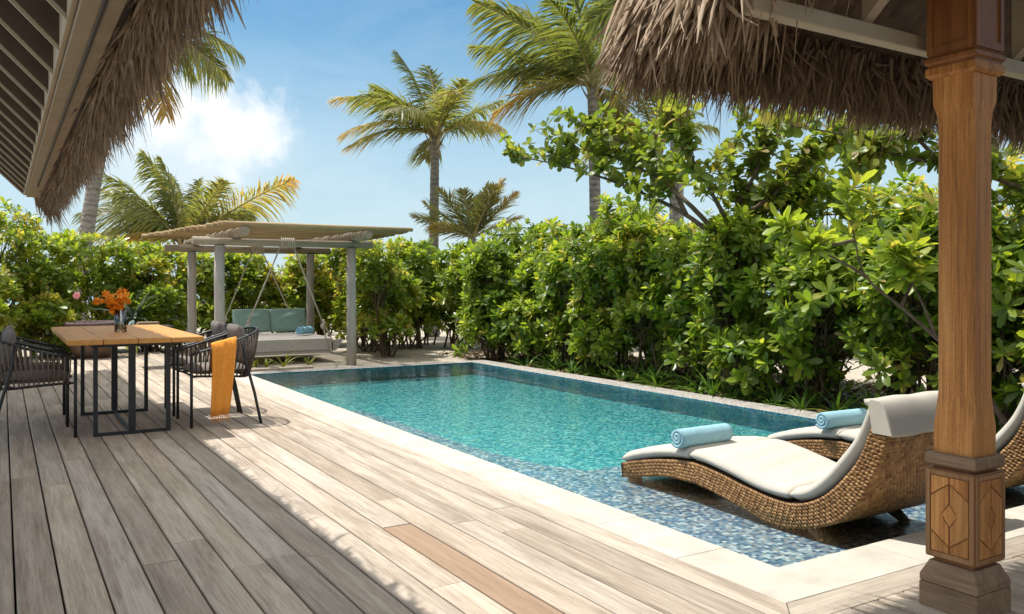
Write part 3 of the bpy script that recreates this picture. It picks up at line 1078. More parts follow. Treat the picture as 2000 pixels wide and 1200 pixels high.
def make_chair():
    t_ = empty('dining_chair')
    top = [(.27, -.285, .615), (.12, -.30, .655), (-.08, -.30, .715), (-.22, -.275, .765), (-.30, -.17, .80), (-.325, 0, .81)]
    top = top + [(x, -y, z) for x, y, z in top[-2::-1]]
    low = [(.25, -.245, .425), (.12, -.25, .42), (-.05, -.245, .41), (-.16, -.22, .40), (-.225, -.13, .395), (-.24, 0, .392)]
    low = low + [(x, -y, z) for x, y, z in low[-2::-1]]
    T = resample(top, 60)
    B = resample(low, 60)
    MB().tube(T, .0115, 8).build('arm_rail', 'black metal', t_)
    MB().tube(B, .010, 8).build('seat_rail', 'black metal', t_)
    MB().tube([(.24, -.25, .42), (.24, .25, .42)], .010, 8).build('front_rail', 'black metal', t_)
    for s_ in (-1, 1):
        MB().tube([(.275, s_ * .29, 0), (.275, s_ * .288, .617)], .0125, 8).build('leg', 'black metal', t_)
        MB().tube([(-.29, s_ * .325, 0), (-.235, s_ * .318, .27), (-.16, s_ * .31, .55), (-.135, s_ * .303, .728)], .0125, 8).build('leg', 'black metal', t_)
        MB().tube([(.272, s_ * .288, .43), (.24, s_ * .25, .42)], .009, 6).build('bracket', 'black metal', t_)
        MB().tube([(-.195, s_ * .313, .43), (-.13, s_ * .235, .405)], .009, 6).build('bracket', 'black metal', t_)
    n = 43
    T2 = resample(top, n)
    B2 = resample(low, n)
    for i in range(1, n - 1):
        a, b = Vector(T2[i]), Vector(B2[i])
        c = (a + b) / 2
        out = Vector((c.x - .05, c.y, 0)).normalized()
        side = Vector((T2[min(i + 1, n - 1)][0] - T2[max(i - 1, 0)][0], T2[min(i + 1, n - 1)][1] - T2[max(i - 1, 0)][1], 0)).normalized()
        mid = c + out * .02
        mb = MB()
        mb.tube([a + out * .012, mid + out * .004, b + out * .011], .0102, 6, squash=.6)
        mb.build('rope_strand', 'chair rope', t_)
    # cushions
    pillow(.50, .46, .085, .03).build('seat_cushion', 'grey fabric', t_, (.02, 0, .425))
    o = pillow(.36, .44, .095, .03).build('back_cushion', 'grey fabric', t_, (-.165, 0, .485))
    o.rotation_euler = (0, math.radians(-73), 0)
    o.location = (-.145, 0, .66)
    return t_


def pillow(lx, ly, h, e, n=16, puff=1.0, soft=False):
    """soft box cushion centred on the origin, bottom at z=0"""
    mb = MB()
    v = []
    f = []
    for s_ in (0, 1):
        for i in range(n + 1):
            for j in range(n + 1):
                u, w_ = i / n * 2 - 1, j / n * 2 - 1
                ex = (1 - abs(u) ** 8) * (1 - abs(w_) ** 8)
                pf = (1 - abs(u) ** 2.5) * (1 - abs(w_) ** 2.5)
                zz = h * .5 * (ex ** .45 * .72 + .28 * pf * puff)
                if soft:
                    zz = h * .5 * ((1 - u * u) * (1 - w_ * w_)) ** .42 * (1 + .06 * math.sin(5 * u + 3 * w_))
                x = lx / 2 * u * (1 - .03 * w_ * w_)
                y = ly / 2 * w_ * (1 - .03 * u * u)
                v.append((x, y, h / 2 + (zz if s_ else -zz)))
    m_ = (n + 1) ** 2
    for i in range(n):
        for j in range(n):
            a = i * (n + 1) + j
            f.append((a, a + 1, a + n + 2, a + n + 1))
            f.append((m_ + a, m_ + a + n + 1, m_ + a + n + 2, m_ + a + 1))
    return mb.add(v, f, True)


ch0 = make_chair()
for o in ch0.children:
    if o.name.startswith('rope_strand') and o.data.materials:
        pass
spots = [((1.615, 7.64, 0), PI, 'grey cushioned rope chair with the orange throw, right of the table nearest the pool', None),
         ((1.615, 8.37, 0), PI, 'grey cushioned rope chair right of the table, behind the one with the throw', None),
         ((.205, 7.66, 0), 0, 'brown rope armchair at the left picture edge, nearer of the two left chairs', 1),
         ((.205, 8.42, 0), 0, 'dark rope armchair left of the table, half hidden behind the nearer one', 1)]
for i, (l_, rz, lab, kind) in enumerate(spots):
    o = ch0 if i == 0 else dup(ch0)
    o.location = l_
    o.rotation_euler = (0, 0, rz + math.radians((1, -2, 2, -1)[i]))
    tag(o, lab, 'chair', 'rope armchairs round the dining table')
    if i == 2:
        for c in o.children:
            if c.name.startswith('rope_strand'):
                c.data = c.data.copy()
                c.data.materials[0] = MATS['chair rope tan']

# orange throw hanging over the near arm of the first chair
mb = MB()
v, f = [], []
rows = [(-.10, .46, 0), (-.06, .55, 0), (-.042, .66, 0), (-.026, .712, 0), (0, .728, 0), (.030, .716, 0), (.042, .65, 0), (.048, .55, .005), (.050, .42, .012), (.053, .30, .02), (.056, .18, .03), (.058, .10, .036)]
NC = 14
for i, (off, z, sh) in enumerate(rows):
    for j in range(NC + 1):
        u = j / NC
        wv = .006 * math.sin(u * 13 + i * .3) + .004 * math.sin(u * 27 + 1)
        wid = .205 - .055 * max(0, i - 5) / 6
        zz = z + (u - .5) * .05 * (1 if i < 7 else .4)
        v.append(((u - .5) * wid - sh * 1.0, -off - wv, zz))
for i in range(len(rows) - 1):
    for j in range(NC):
        a = i * (NC + 1) + j
        f.append((a, a + 1, a + NC + 2, a + NC + 1))
mb.add(v, f, True)
tw = mb.build('orange_throw', 'orange throw', None, (1.60, 7.345, 0))
so = tw.modifiers.new('thick', 'SOLIDIFY')
so.thickness = .006
tag(tw, 'orange woven throw draped over the arm of the nearest right chair', 'throw')
for k in range(16):
    u = (k + .5) / 16
    x = (u - .5) * .15 - .036
    MB().tube([(x, -.058, .105), (x + .004 * math.sin(k * 3), -.06, .075), (x + .008 * math.sin(k * 5), -.056, .04)], .0022, 5).build('fringe_thread', 'orange throw', tw)

# ------------------------------------------------------------------ vase and flowers
vs = empty('flower_vase', (.885, 8.05, .782))
tag(vs, 'clear glass vase on the dining table holding the orange flowers', 'vase')
MB().lathe([(.0, .001), (.045, .001), (.05, .006), (.05, .19), (.0475, .19), (.0465, .012), (0, .012)], 28).build('glass_body', 'glass', vs)
fl = empty('flower_bunch', (.885, 8.05, .80))
tag(fl, 'bunch of orange orchids spilling left out of the glass vase', 'flowers')
rnd = random.Random(9)
# blossom
v, f = [], []
mb = MB()
for k in range(6):
    a = 2 * PI * k / 6 + .2
    ca, sa = math.cos(a), math.sin(a)
    Lp, Wp = .034, .011
    pts_ = [(0, 0, 0), (.45 * Lp, -Wp, .010), (.45 * Lp, Wp, .010), (Lp, -.3 * Wp, .006 + .008 * (k % 2)), (Lp, .3 * Wp, .006 + .008 * (k % 2))]
    mb.add([(x * ca - y * sa, x * sa + y * ca, z) for x, y, z in pts_], [(0, 1, 2), (1, 3, 4, 2)], True)
mb.tube([(0, 0, -.008), (0, 0, .018)], [.004, .006], 6)
bme = mb.mesh('blossom', 'orange petal')
sprays = [(Vector((-.19, -.06, .26))), (Vector((-.12, -.03, .30))), (Vector((.02, -.03, .34))), (Vector((-.03, -.06, .24))), (Vector((.05, .0, .30)))]
RV = Vector((CS, -SN, 0))
FV = Vector((SN, CS, 0))
for sp_ in sprays:
    end = RV * sp_.x + FV * sp_.y + Vector((0, 0, sp_.z))
    path = []
    for i in range(8):
        u = i / 7
        p = Vector((0, 0, .01)) * (1 - u) ** 2 + Vector((0, 0, .24)) * 2 * u * (1 - u) + end * u * u
        path.append(p)
    MB().tube(path, .003, 6).build('stem', 'flower stem', fl)
    for k in range(13):
        u = .5 + .5 * k / 12
        p = Vector((0, 0, .01)) * (1 - u) ** 2 + Vector((0, 0, .24)) * 2 * u * (1 - u) + end * u * u
        p += Vector((rnd.uniform(-.03, .03), rnd.uniform(-.03, .03), rnd.uniform(-.035, .025)))
        o = place('blossom', bme, fl, p)
        o.rotation_euler = (rnd.uniform(.3, 2.2), rnd.uniform(-.7, .7), rnd.uniform(0, 6.28))
        s_ = rnd.uniform(.75, 1.15)
        o.scale = (s_, s_, s_)

# ------------------------------------------------------------------ loungers
Tb = [(4.385, .016), (4.2, .062), (4.013, .103), (3.84, .128), (3.691, .136), (3.5, .115), (3.32, .083), (3.1, .054), (2.954, .062), (2.82, .115), (2.707, .205), (2.585, .353), (2.521, .5), (2.505, .54)]
Bb = [(4.374, -.074), (4.22, -.045), (4.05, -.005), (3.914, .013), (3.75, .019), (3.639, .013), (3.385, -.029), (3.2, -.07), (3.06, -.08), (2.941, -.060), (2.807, -.019), (2.683, .045), (2.591, .143), (2.516, .269), (2.451, .411), (2.425, .54)]
Cb = [(4.40, .076), (4.2, .142), (3.937, .198), (3.682, .216), (3.45, .187), (3.22, .143), (3.05, .135), (2.93, .155), (2.84, .21), (2.737, .313), (2.619, .466), (2.545, .635)]


def make_lounger():
    """local: x across (0..w), y along world b, origin under the middle"""
    cx, cy = 3.885, 3.4
    hw = .375
    root = empty('sun_lounger')
    n = 120
    T = resample(Tb, n) - np.array([cy, 0])
    B = resample(Bb, n) - np.array([cy, 0])
    v, f = [], []
    ins = .006
    for i in range(n):
        for x, (yy, zz) in ((-hw + ins, T[i]), (hw - ins, T[i]), (hw - ins, B[i]), (-hw + ins, B[i])):
            v.append((x, yy, zz))
    for i in range(n - 1):
        for k in range(4):
            j = (k + 1) % 4
            f.append((i * 4 + k, i * 4 + j, i * 4 + 4 + j, i * 4 + 4 + k))
    f += [(3, 2, 1, 0), tuple((n - 1) * 4 + k for k in range(4))]
    core = MB().add(v, f).build('frame_core', 'wicker core', root)
    # woven strands as real relief
    rg_ = np.random.default_rng(5)
    cells = []

    def cell(P, U, V, N, su, sv, h):
        cells.append((P, U * su, V * sv, N * h))
    # two sides
    Ls = np.linalg.norm(np.diff(T, axis=0), axis=1).sum()
    nc = int(Ls / .0185)
    Tc, Bc = resample(Tb, nc) - np.array([cy, 0]), resample(Bb, nc) - np.array([cy, 0])
    for sx in (-1, 1):
        for i in range(1, nc - 1):
            d = Bc[i] - Tc[i]
            L = np.linalg.norm(d)
            nr = max(3, int(round(L / .021)))
            al = (Tc[i + 1] - Tc[i - 1])
            al = al / np.linalg.norm(al)
            dd = d / L
            for r_ in range(nr):
                u = (r_ + .5) / nr
                p = Tc[i] + d * u
                P = np.array([sx * (hw - .004), p[0], p[1]])
                U = np.array([0, al[0], al[1]])
                V = np.array([0, dd[0], dd[1]]) * .98 + U * (.16 if (i + r_) % 2 else -.16)
                cell(P, U, V, np.array([sx, 0, 0.]), .0086, .0118, .0095 if (i + r_) % 2 else .0065)
    # underside and back, front end
    Lb = np.linalg.norm(np.diff(B, axis=0), axis=1).sum()
    nr = int(Lb / .0175)
    Br = resample(Bb, nr) - np.array([cy, 0])
    ncx = int(2 * hw / .026)
    for i in range(nr):
        a = Br[min(i + 1, nr - 1)] - Br[max(i - 1, 0)]
        a = a / np.linalg.norm(a)
        nn = np.array([0, a[1], -a[0]])
        if nn[2] > 0 and i < nr * .5:
            nn = -nn
        # outward is away from T
        tt = Tc[min(int(i / nr * nc), nc - 1)] - Br[i]
        if nn[1] * tt[0] + nn[2] * tt[1] > 0:
            nn = -nn
        for k in range(ncx):
            x = -hw + (k + .5 + (.5 if i % 2 else 0)) / ncx * 2 * hw
            if abs(x) > hw:
                continue
            P = np.array([x, Br[i][0], Br[i][1]])
            cell(P, np.array([1., 0, 0]), np.array([0, a[0], a[1]]), nn, .0165, .0100, .0085)
    a = B[0] - T[0]
    for r_ in range(4):
        for k in range(ncx):
            p = T[0] + a * (r_ + .5) / 4
            cell(np.array([-hw + (k + .5) / ncx * 2 * hw, p[0], p[1]]), np.array([1., 0, 0]), np.array([0, 0, 1.]), np.array([0, 1., 0]), .015, .012, .008)
    g_ = np.array([(u, v_) for u in (-1, -.4, .4, 1) for v_ in (-1, -.4, .4, 1)])
    hgt = np.array([(1 - abs(u) ** 3) * (1 - abs(v_) ** 3) for u, v_ in g_])
    A = np.array([[c_[0], c_[1], c_[2], c_[3]] for c_ in cells])
    co = A[:, None, 0] + A[:, None, 1] * g_[None, :, 0, None] + A[:, None, 2] * g_[None, :, 1, None] + A[:, None, 3] * hgt[None, :, None]
    base = (np.arange(len(A)) * 16)[:, None]
    q = []
    for i in range(3):
        for j in range(3):
            a_ = i * 4 + j
            q.append(base + np.array([[a_, a_ + 1, a_ + 5, a_ + 4]]))
    tint = np.repeat(np.clip(rg_.normal(.5, .2, len(A)), 0, 1), 16)
    me = quadmesh('weave', co.reshape(-1, 3), np.concatenate(q), tint, 'wicker strand')
    o = place('weave', me, root)
    o['kind'] = 'stuff'
    # splayed legs, wrapped like the frame
    for sx in (-1, 1):
        for (p0, p1, r0, r1) in (((sx * (hw - .05), 4.31 - cy, -.04), (sx * (hw - .045), 4.29 - cy, LEDGEZ - .0), .05, .042),
                                 ((sx * (hw - .05), 2.90 - cy, -.03), (sx * (hw - .03), 2.80 - cy, LEDGEZ), .036, .02)):
            pth, rad = [], []
            for k in range(15):
                u = k / 14
                pth.append(Vector(p0).lerp(Vector(p1), u))
                rad.append((r0 + (r1 - r0) * u) * (1 + .09 * (k % 2)))
            MB().tube(pth, rad, 12).build('leg', 'wicker strand', root)
    return root


def make_lounger_cushion():
    cy = 3.4
    hw = .372
    root = empty('lounger_cushion')
    n = 160
    C = resample(Cb, n) - np.array([cy, 0])
    Tt = resample(Tb, n) - np.array([cy, 0])
    # bottom of the cushion rests on the wicker
    segs = [(0, .315), (.315, .668), (.668, 1.0)]

    def strip(u0, u1, name, x0=-hw, x1=hw):
        m_ = 44
        q = np.linspace(u0, u1, m_) * (n - 1)
        ii = np.arange(n)
        top = np.stack([np.interp(q, ii, C[:, k]) for k in range(2)], 1)
        bot = np.stack([np.interp(q, ii, Tt[:, k]) for k in range(2)], 1)
        if u1 < .99:
            pass
        # even thickness: drop below the top along the normal
        dv = np.gradient(top, axis=0)
        dv /= np.linalg.norm(dv, axis=1)[:, None]
        nr = np.stack([dv[:, 1], -dv[:, 0]], 1)
        nr *= -np.sign(nr[:, 1:2] + 1e-9)
        th = .076
        bot = top + nr * th
        v, f = [], []
        NX = 20
        ring = []
        for i in range(m_):
            e = min(i, m_ - 1 - i) / 2.5
            rnd_e = 1 if e >= 1 else (1 - (1 - e) ** 2) ** .5
            row = []
            for j in range(NX + 1):
                w_ = j / NX * 2 - 1
                rx = (1 - abs(w_) ** 14) ** .5
                fac = .5 + .5 * min(1, (.25 + .75 * rx) * (.35 + .65 * rnd_e))
                wob = .004 * math.sin(i * .7 + w_ * 3) * (1 - w_ * w_)
                pt = bot[i] + (top[i] - bot[i]) * fac
                row.append((x0 + (x1 - x0) * j / NX, pt[0], pt[1] + wob))
            for j in range(NX, -1, -1):
                w_ = j / NX * 2 - 1
                rx = (1 - abs(w_) ** 14) ** .5
                fac = .5 - .5 * min(1, (.25 + .75 * rx) * (.35 + .65 * rnd_e))
                pt = bot[i] + (top[i] - bot[i]) * fac
                row.append((x0 + (x1 - x0) * j / NX, pt[0], pt[1]))
            v += row
        M = 2 * (NX + 1)
        for i in range(m_ - 1):
            for k in range(M):
                f.append((i * M + k, i * M + (k + 1) % M, (i + 1) * M + (k + 1) % M, (i + 1) * M + k))
        f += [tuple(range(M - 1, -1, -1)), tuple((m_ - 1) * M + k for k in range(M))]
        return MB().add(v, f, True).build(name, 'cream canvas', root)
    for u0, u1 in segs:
        strip(u0 + .0015, u1 - .0015, 'cushion_section')
    # head flap folded over the top and down the back
    poly = [(2.548, .652), (2.51, .660), (2.462, .650), (2.428, .60), (2.396, .50), (2.404, .494), (2.43, .54), (2.45, .60), (2.50, .625), (2.54, .625)]
    poly = resample(poly + [poly[0]], 34)[:-1]
    k_ = len(poly)
    v, f = [], []
    xs = [-hw - .006, -hw - .002] + list(np.linspace(-hw + .03, hw - .03, 14)) + [hw + .002, hw + .006]
    for i, x in enumerate(xs):
        sag = .99 if i in (0, len(xs) - 1) else 1
        for (yy, zz) in poly:
            v.append((x, yy - cy, zz + .003 * math.sin(x * 23 + zz * 9)))
    for i in range(len(xs) - 1):
        for k in range(k_):
            j = (k + 1) % k_
            f.append((i * k_ + k, i * k_ + j, (i + 1) * k_ + j, (i + 1) * k_ + k))
    f += [tuple(range(k_ - 1, -1, -1)), tuple((len(xs) - 1) * k_ + k for k in range(k_))]
    MB().add(v, f, True).build('head_flap', 'cream canvas', root)
    # side gusset of the flap
    for sx in (-1, 1):
        g_ = [(2.523, .642), (2.505, .654), (2.463, .649), (2.429, .60), (2.397, .497), (2.500, .498)]
        lo, hi = (sx * (hw + .0065), sx * (hw + .0105)) if sx > 0 else (-hw - .0105, -hw - .0065)
        MB().prism([(a - cy, b) for a, b in g_], 'x', lo, hi).build('flap_side', 'cream canvas', root)
    return root


lg = make_lounger()
lc = make_lounger_cushion()
for i, (ox, oy, side, labl, labc) in enumerate((
        (3.885, 3.4, 1, 'brown wicker wave lounger nearest the deck, standing in the shallow water', 'cream cushion with folded head flap on the wicker lounger nearest the deck'),
        (5.20, 3.36, 1, 'brown wicker wave lounger farther from the deck, partly behind the column', 'cream cushion on the farther wicker lounger beside the pool rim'))):
    a = lg if i == 0 else dup(lg)
    b = lc if i == 0 else dup(lc)
    for o in (a, b):
        o.location = (ox, oy, 0)
    tag(a, labl, 'sun lounger', 'wicker loungers in the pool')
    tag(b, labc, 'cushion', 'cushions on the loungers')


def roll(L, r0, turns=2.6, th=.019, seed=0):
    """rolled towel lying along x, resting on z=0"""
    rn = random.Random(seed)
    n = 64
    outer, inner = [], []
    for i in range(n + 1):
        u = i / n
        a = -PI / 2 - u * turns * 2 * PI + .9
        r = r0 * (1 - u) + .012 * u
        r *= 1 + .012 * math.sin(a * 3 + seed)
        outer.append((math.cos(a) * r, math.sin(a) * r))
        inner.append((math.cos(a) * max(r - th, .002), math.sin(a) * max(r - th, .002)))
    poly_n = len(outer)
    v, f = [], []
    NX = 12
    for k in range(NX + 1):
        x = (k / NX - .5) * L
        e = min(k, NX - k)
        sh = (.93, .985, 1)[min(e, 2)]
        for a_, b_ in zip(outer, inner):
            tel = .004 * math.sin(a_[0] * 60)
            mx_ = ((a_[0] + b_[0]) / 2, (a_[1] + b_[1]) / 2)
            for q in (a_, b_):
                v.append((x + (tel if e == 0 else 0), (mx_[0] + (q[0] - mx_[0]) * sh), (mx_[1] + (q[1] - mx_[1]) * sh) + r0 * 1.0))
    M = 2 * poly_n
    for k in range(NX):
        for i in range(poly_n - 1):
            a, b = k * M + 2 * i, k * M + 2 * i + 2
            f.append((a, b, b + M, a + M))
            f.append((b + 1, a + 1, a + 1 + M, b + 1 + M))
        a = k * M
        f.append((a + 1, a, a + M, a + M + 1))
        a = k * M + M - 2
        f.append((a, a + 1, a + M + 1, a + M))
    for k in (0, NX):
        for i in range(poly_n - 1):
            a = k * M + 2 * i
            f.append((a, a + 1, a + 3, a + 2))
    return MB().add(v, f, True)


for (l_, rz, labl, sd) in (((3.70, 3.83, .203), .03, 'pale blue rolled towel on the lounger nearest the deck', 1),
                           ((5.00, 3.80, .203), -.05, 'pale blue rolled towel on the farther lounger behind', 2)):
    o = roll(.43, .066, seed=sd).build('rolled_towel', 'towel', None, l_)
    o.rotation_euler = (0, 0, rz)
    tag(o, labl, 'towel', 'rolled towels')

# ------------------------------------------------------------------ pergola with swing bed
pg = empty('pergola', (3.7, 13.8, -.05))
tag(pg, 'weathered log pergola with a pole roof over the swing bed', 'pergola')
posts = [(2.65, 12.4), (4.62, 12.4), (2.79, 15.2), (4.87, 15.2)]
for (x, y) in posts:
    o = MB().tube([(x, y, -.06), (x + .004, y, .6), (x - .003, y, 1.2), (x, y, 1.752)], [.077, .074, .072, .071], 14).build('post', 'post wood')
    under(o, pg)
for (y, x0, x1, z) in ((12.4, 2.28, 4.96, 1.812), (15.2, 2.35, 5.24, 1.81)):
    o = MB().tube([(x0, y, z), ((x0 + x1) / 2, y, z - .004), (x1, y, z)], .060, 12).build('cross_beam', 'weathered pale')
    under(o, pg)
for x in (2.86, 4.66):
    o = MB().tube([(x, 11.78, 1.935), (x, 13.8, 1.93), (x - .02, 15.9, 1.93)], .064, 12).build('log_rafter', 'weathered pale')
    under(o, pg)
    for k in range(26):
        yy = 11.86 + k * .155
        o = MB().tube([(x + .066 * math.cos(a), yy + .02 * a / 6.28, 1.934 + .066 * math.sin(a)) for a in np.linspace(0, 2 * PI, 11)], .0065, 4, False).build('rope_lashing', 'hanging rope')
        under(o, pg)
rnd = random.Random(3)
for k in range(34):
    y = 11.86 + k * .119
    u = k / 33
    x0 = 2.60 - .50 * u + rnd.uniform(-.05, .05)
    x1 = 5.40 + .55 * u + rnd.uniform(-.06, .06)
    r = rnd.uniform(.030, .037)
    o = MB().tube([(x0, y, 2.035), ((x0 + x1) / 2, y + rnd.uniform(-.01, .01), 2.03 + rnd.uniform(-.008, .008)), (x1, y, 2.035)], [r, r * 1.05, r * .92], 8).build('roof_pole', 'pole wood')
    under(o, pg)
sw = empty('swing_bed', (3.75, 13.75, .12))
tag(sw, 'swing daybed of pale wood and fabric hung by ropes under the pergola', 'swing bed')
under(box('bed_frame', 'bed linen wood', None, 2.95, 4.55, 13.05, 14.55, .095, .134, .006), sw)
o = box('mattress', 'bed fabric', None, 2.96, 4.53, 13.03, 14.54, .135, .352, .022)
under(o, sw)
for (y0, y1) in ((13.04, 13.11), (14.49, 14.56)):
    mb = MB().prism([(4.551, .125), (4.551, .30), (4.72, .31), (4.66, .20), (4.60, .13)], 'y', y0, y1)
    under(mb.build('rail_end', 'bed linen wood'), sw)
wr = (3.62, 12.4, 1.812)
wr2 = (3.9, 15.2, 1.81)
for (c, ends) in ((wr, ((3.02, 13.06, .16), (4.56, 13.06, .14))), (wr2, ((3.02, 14.55, .16), (4.56, 14.55, .14)))):
    for k in range(7):
        xx = c[0] - .10 + k * .03
        o = MB().tube([(xx + .004 * a, c[1] + .069 * math.cos(a), c[2] + .069 * math.sin(a)) for a in np.linspace(0, 2 * PI, 13)], .012, 6, False).build('rope_wrap', 'hanging rope')
        under(o, sw)
    for sgn, e in zip((-1, 1), ends):
        p0 = Vector((c[0] + sgn * .10, c[1], c[2] - .06))
        e = Vector(e)
        ku = p0.lerp(e, .72)
        o = MB().tube([p0, p0.lerp(e, .5) + Vector((0, 0, -.01)), ku], .0115, 7).build('rope', 'hanging rope')
        under(o, sw)
        d = Vector((.05, .02, 0))
        o = MB().tube([ku + Vector((0, 0, .04)), ku + d * .5, ku - d * .4 + Vector((0, 0, -.06)), ku + Vector((0, 0, -.1))], [.02, .028, .026, .016], 8).build('rope_knot', 'hanging rope')
        under(o, sw)
        for dd in (-1, 1):
            o = MB().tube([ku, ku.lerp(e, .5) + d * dd, e + d * dd * 1.2], .0105, 6).build('rope', 'hanging rope')
            under(o, sw)
for i, (x, labl) in enumerate(((3.55, 'sage green back cushion on the left of the swing bed'), (4.16, 'sage green back cushion on the right of the swing bed'), (3.02, 'sage green cushion at the hidden left end of the swing bed'))):
    if i == 2:
        continue
    o = pillow(.40, .62, .19, .03, 20, 1.6, True).build('back_cushion', 'green cushion', None, (x, 14.28, .565))
    o.rotation_euler = (math.radians(0), math.radians(-78), PI / 2)
    o.rotation_euler = Matrix(((0, -1, 0), (1, 0, 0), (0, 0, 1))).to_euler()
    # stand it up: local x -> up, local y -> across, leaning back
    R_ = Matrix(((0, 1, 0), (math.sin(.22), 0, -math.cos(.22)), (math.cos(.22), 0, math.sin(.22))))
    o.rotation_euler = R_.to_euler()
    tag(o, labl, 'cushion', 'cushions on the swing bed')
o = roll(.40, .07, seed=4, th=.022).build('rolled_towel', 'swing towel', None, (4.27, 13.62, .372))
o.rotation_euler = (0, 0, .75)
tag(o, 'blue rolled towel lying on the swing bed mattress', 'towel', 'rolled towels')

# ------------------------------------------------------------------ side table, box, planter
stb = empty('side_table', (1.84, 13.1, 0))
tag(stb, 'small black metal side table on the deck behind the dining table', 'side table')
box('table_top', 'black metal', stb, -.27, .27, -.27, .27, .575, .595, .003)
for x in (-.25, .25):
    for y in (-.25, .25):
        box('leg', 'black metal', stb, x - .012, x + .012, y - .012, y + .012, .0, .574, .002)
    box('foot_rail', 'black metal', stb, x - .011, x + .011, -.237, .237, .0, .022, .002)
o = MB().box(-.15, .15, -.11, .11, 0, .028, .003).box(-.13, .14, -.10, .10, .0285, .055, .003).build('book_stack', 'book', None, (1.80, 13.12, .5955))
tag(o, 'small stack of brown books on the black side table', 'books')
pt = empty('planter', (1.28, 15.3, 0))
tag(pt, 'low brown planter with a dark rim at the far end of the deck', 'planter')
MB().lathe([(0, .0), (.25, .0), (.34, .12), (.40, .34), (.41, .5), (.38, .5), (.36, .46), (0, .45)], 28).build('bowl', 'terracotta', pt)
MB().lathe([(.405, .50), (.435, .505), (.44, .56), (.42, .585), (.385, .58), (.378, .5)], 28).build('rim', 'planter rim', pt)

# ------------------------------------------------------------------ foliage
LEAF_T = np.array([0, .38, .72, 1.0])


def leaf_template(L, Wd, widths, bend, fold, tipz=0):
    """12 verts, 6 quads; x along the leaf, z normal"""
    co = np.zeros((4, 3, 3))
    for i, t_ in enumerate(LEAF_T):
        for j, s_ in enumerate((-1, 0, 1)):
            co[i, j] = (L * t_, s_ * Wd * .5 * widths[i], -bend * L * t_ ** 2 + (fold * Wd * widths[i] * abs(s_)))
    return co.reshape(12, 3)


LEAF_Q = np.array([[i * 3 + j, i * 3 + j + 1, i * 3 + j + 4, i * 3 + j + 3] for i in range(3) for j in range(2)])


def rosette(nl, L, Wd, seed, spread=(25, 95), widths=(.16, .62, 1.0, .42)):
    rg_ = np.random.default_rng(seed)
    cos, tin = [], []
    for k in range(nl):
        lf = leaf_template(L * rg_.uniform(.75, 1.12), Wd * rg_.uniform(.85, 1.15), widths, rg_.uniform(.05, .3), rg_.uniform(.05, .2))
        th = math.radians(spread[0] + (spread[1] - spread[0]) * (k / (nl - 1)) ** .8 + rg_.normal(0, 6))
        az = k * 2.39996 + rg_.normal(0, .2)
        # leaf x axis tilted th from z; leaf normal faces up/in
        ax = np.array([math.sin(th), 0, math.cos(th)])
        nz = np.array([-math.cos(th), 0, math.sin(th)])
        ro = rg_.normal(0, .25)
        ay_ = np.array([0, 1., 0])
        ay2 = ay_ * math.cos(ro) + nz * math.sin(ro)
        nz2 = nz * math.cos(ro) - ay_ * math.sin(ro)
        M = np.stack([ax, ay2, nz2], 1)
        lf = lf @ M.T
        c_, s_ = math.cos(az), math.sin(az)
        lf = lf @ np.array([[c_, -s_, 0], [s_, c_, 0], [0, 0, 1]]).T
        lf = lf + np.array([0, 0, -.02 + .03 * (1 - k / nl)])
        cos.append(lf)
        tin.append(np.full(12, np.clip(.55 - .22 * k / nl + rg_.normal(0, .15), 0, 1) if rg_.random() > .045 else .98))
    q = np.concatenate([LEAF_Q + 12 * k for k in range(nl)])
    return np.concatenate(cos), q, np.concatenate(tin)


def frames(N, rg_):
    """rotation matrices taking z to each N with random spin"""
    n = len(N)
    N = N / np.linalg.norm(N, axis=1)[:, None]
    a = rg_.normal(0, 1, (n, 3))
    X = np.cross(a, N)
    X /= np.linalg.norm(X, axis=1)[:, None]
    Y = np.cross(N, X)
    return np.stack([X, Y, N], 2)


def scatter(tmpls, P, N, S, rg_, tj=.14, tbase=None):
    parts = []
    pick = rg_.integers(0, len(tmpls), len(P))
    M = frames(N, rg_)
    for i, (c_, q_, t_) in enumerate(tmpls):
        k = np.where(pick == i)[0]
        if not len(k):
            continue
        co = np.einsum('nij,vj->nvi', M[k] * S[k][:, None, None], c_) + P[k][:, None, :]
        qs = (q_[None] + (np.arange(len(k)) * len(c_))[:, None, None]).reshape(-1, 4)
        tj_ = rg_.normal(0, tj, (len(k), 1)) + (0 if tbase is None else tbase[k][:, None])
        ti = np.clip(t_[None] + tj_, 0, 1).ravel()
        parts.append((co.reshape(-1, 3), qs, ti))
    return merge(parts)


HR = [rosette(13, .15, .056, 1), rosette(11, .165, .060, 2, (30, 105)), rosette(14, .125, .046, 3, (15, 90)), rosette(10, .145, .064, 4), rosette(8, .12, .05, 8, (10, 75)), rosette(12, .10, .042, 9, (20, 100))]
HRM = [quadmesh('leaf_rosette', c_, q_, t_, 'hedge leaf') for c_, q_, t_ in HR]
CAMP = np.array([0, 0, CAM_H])


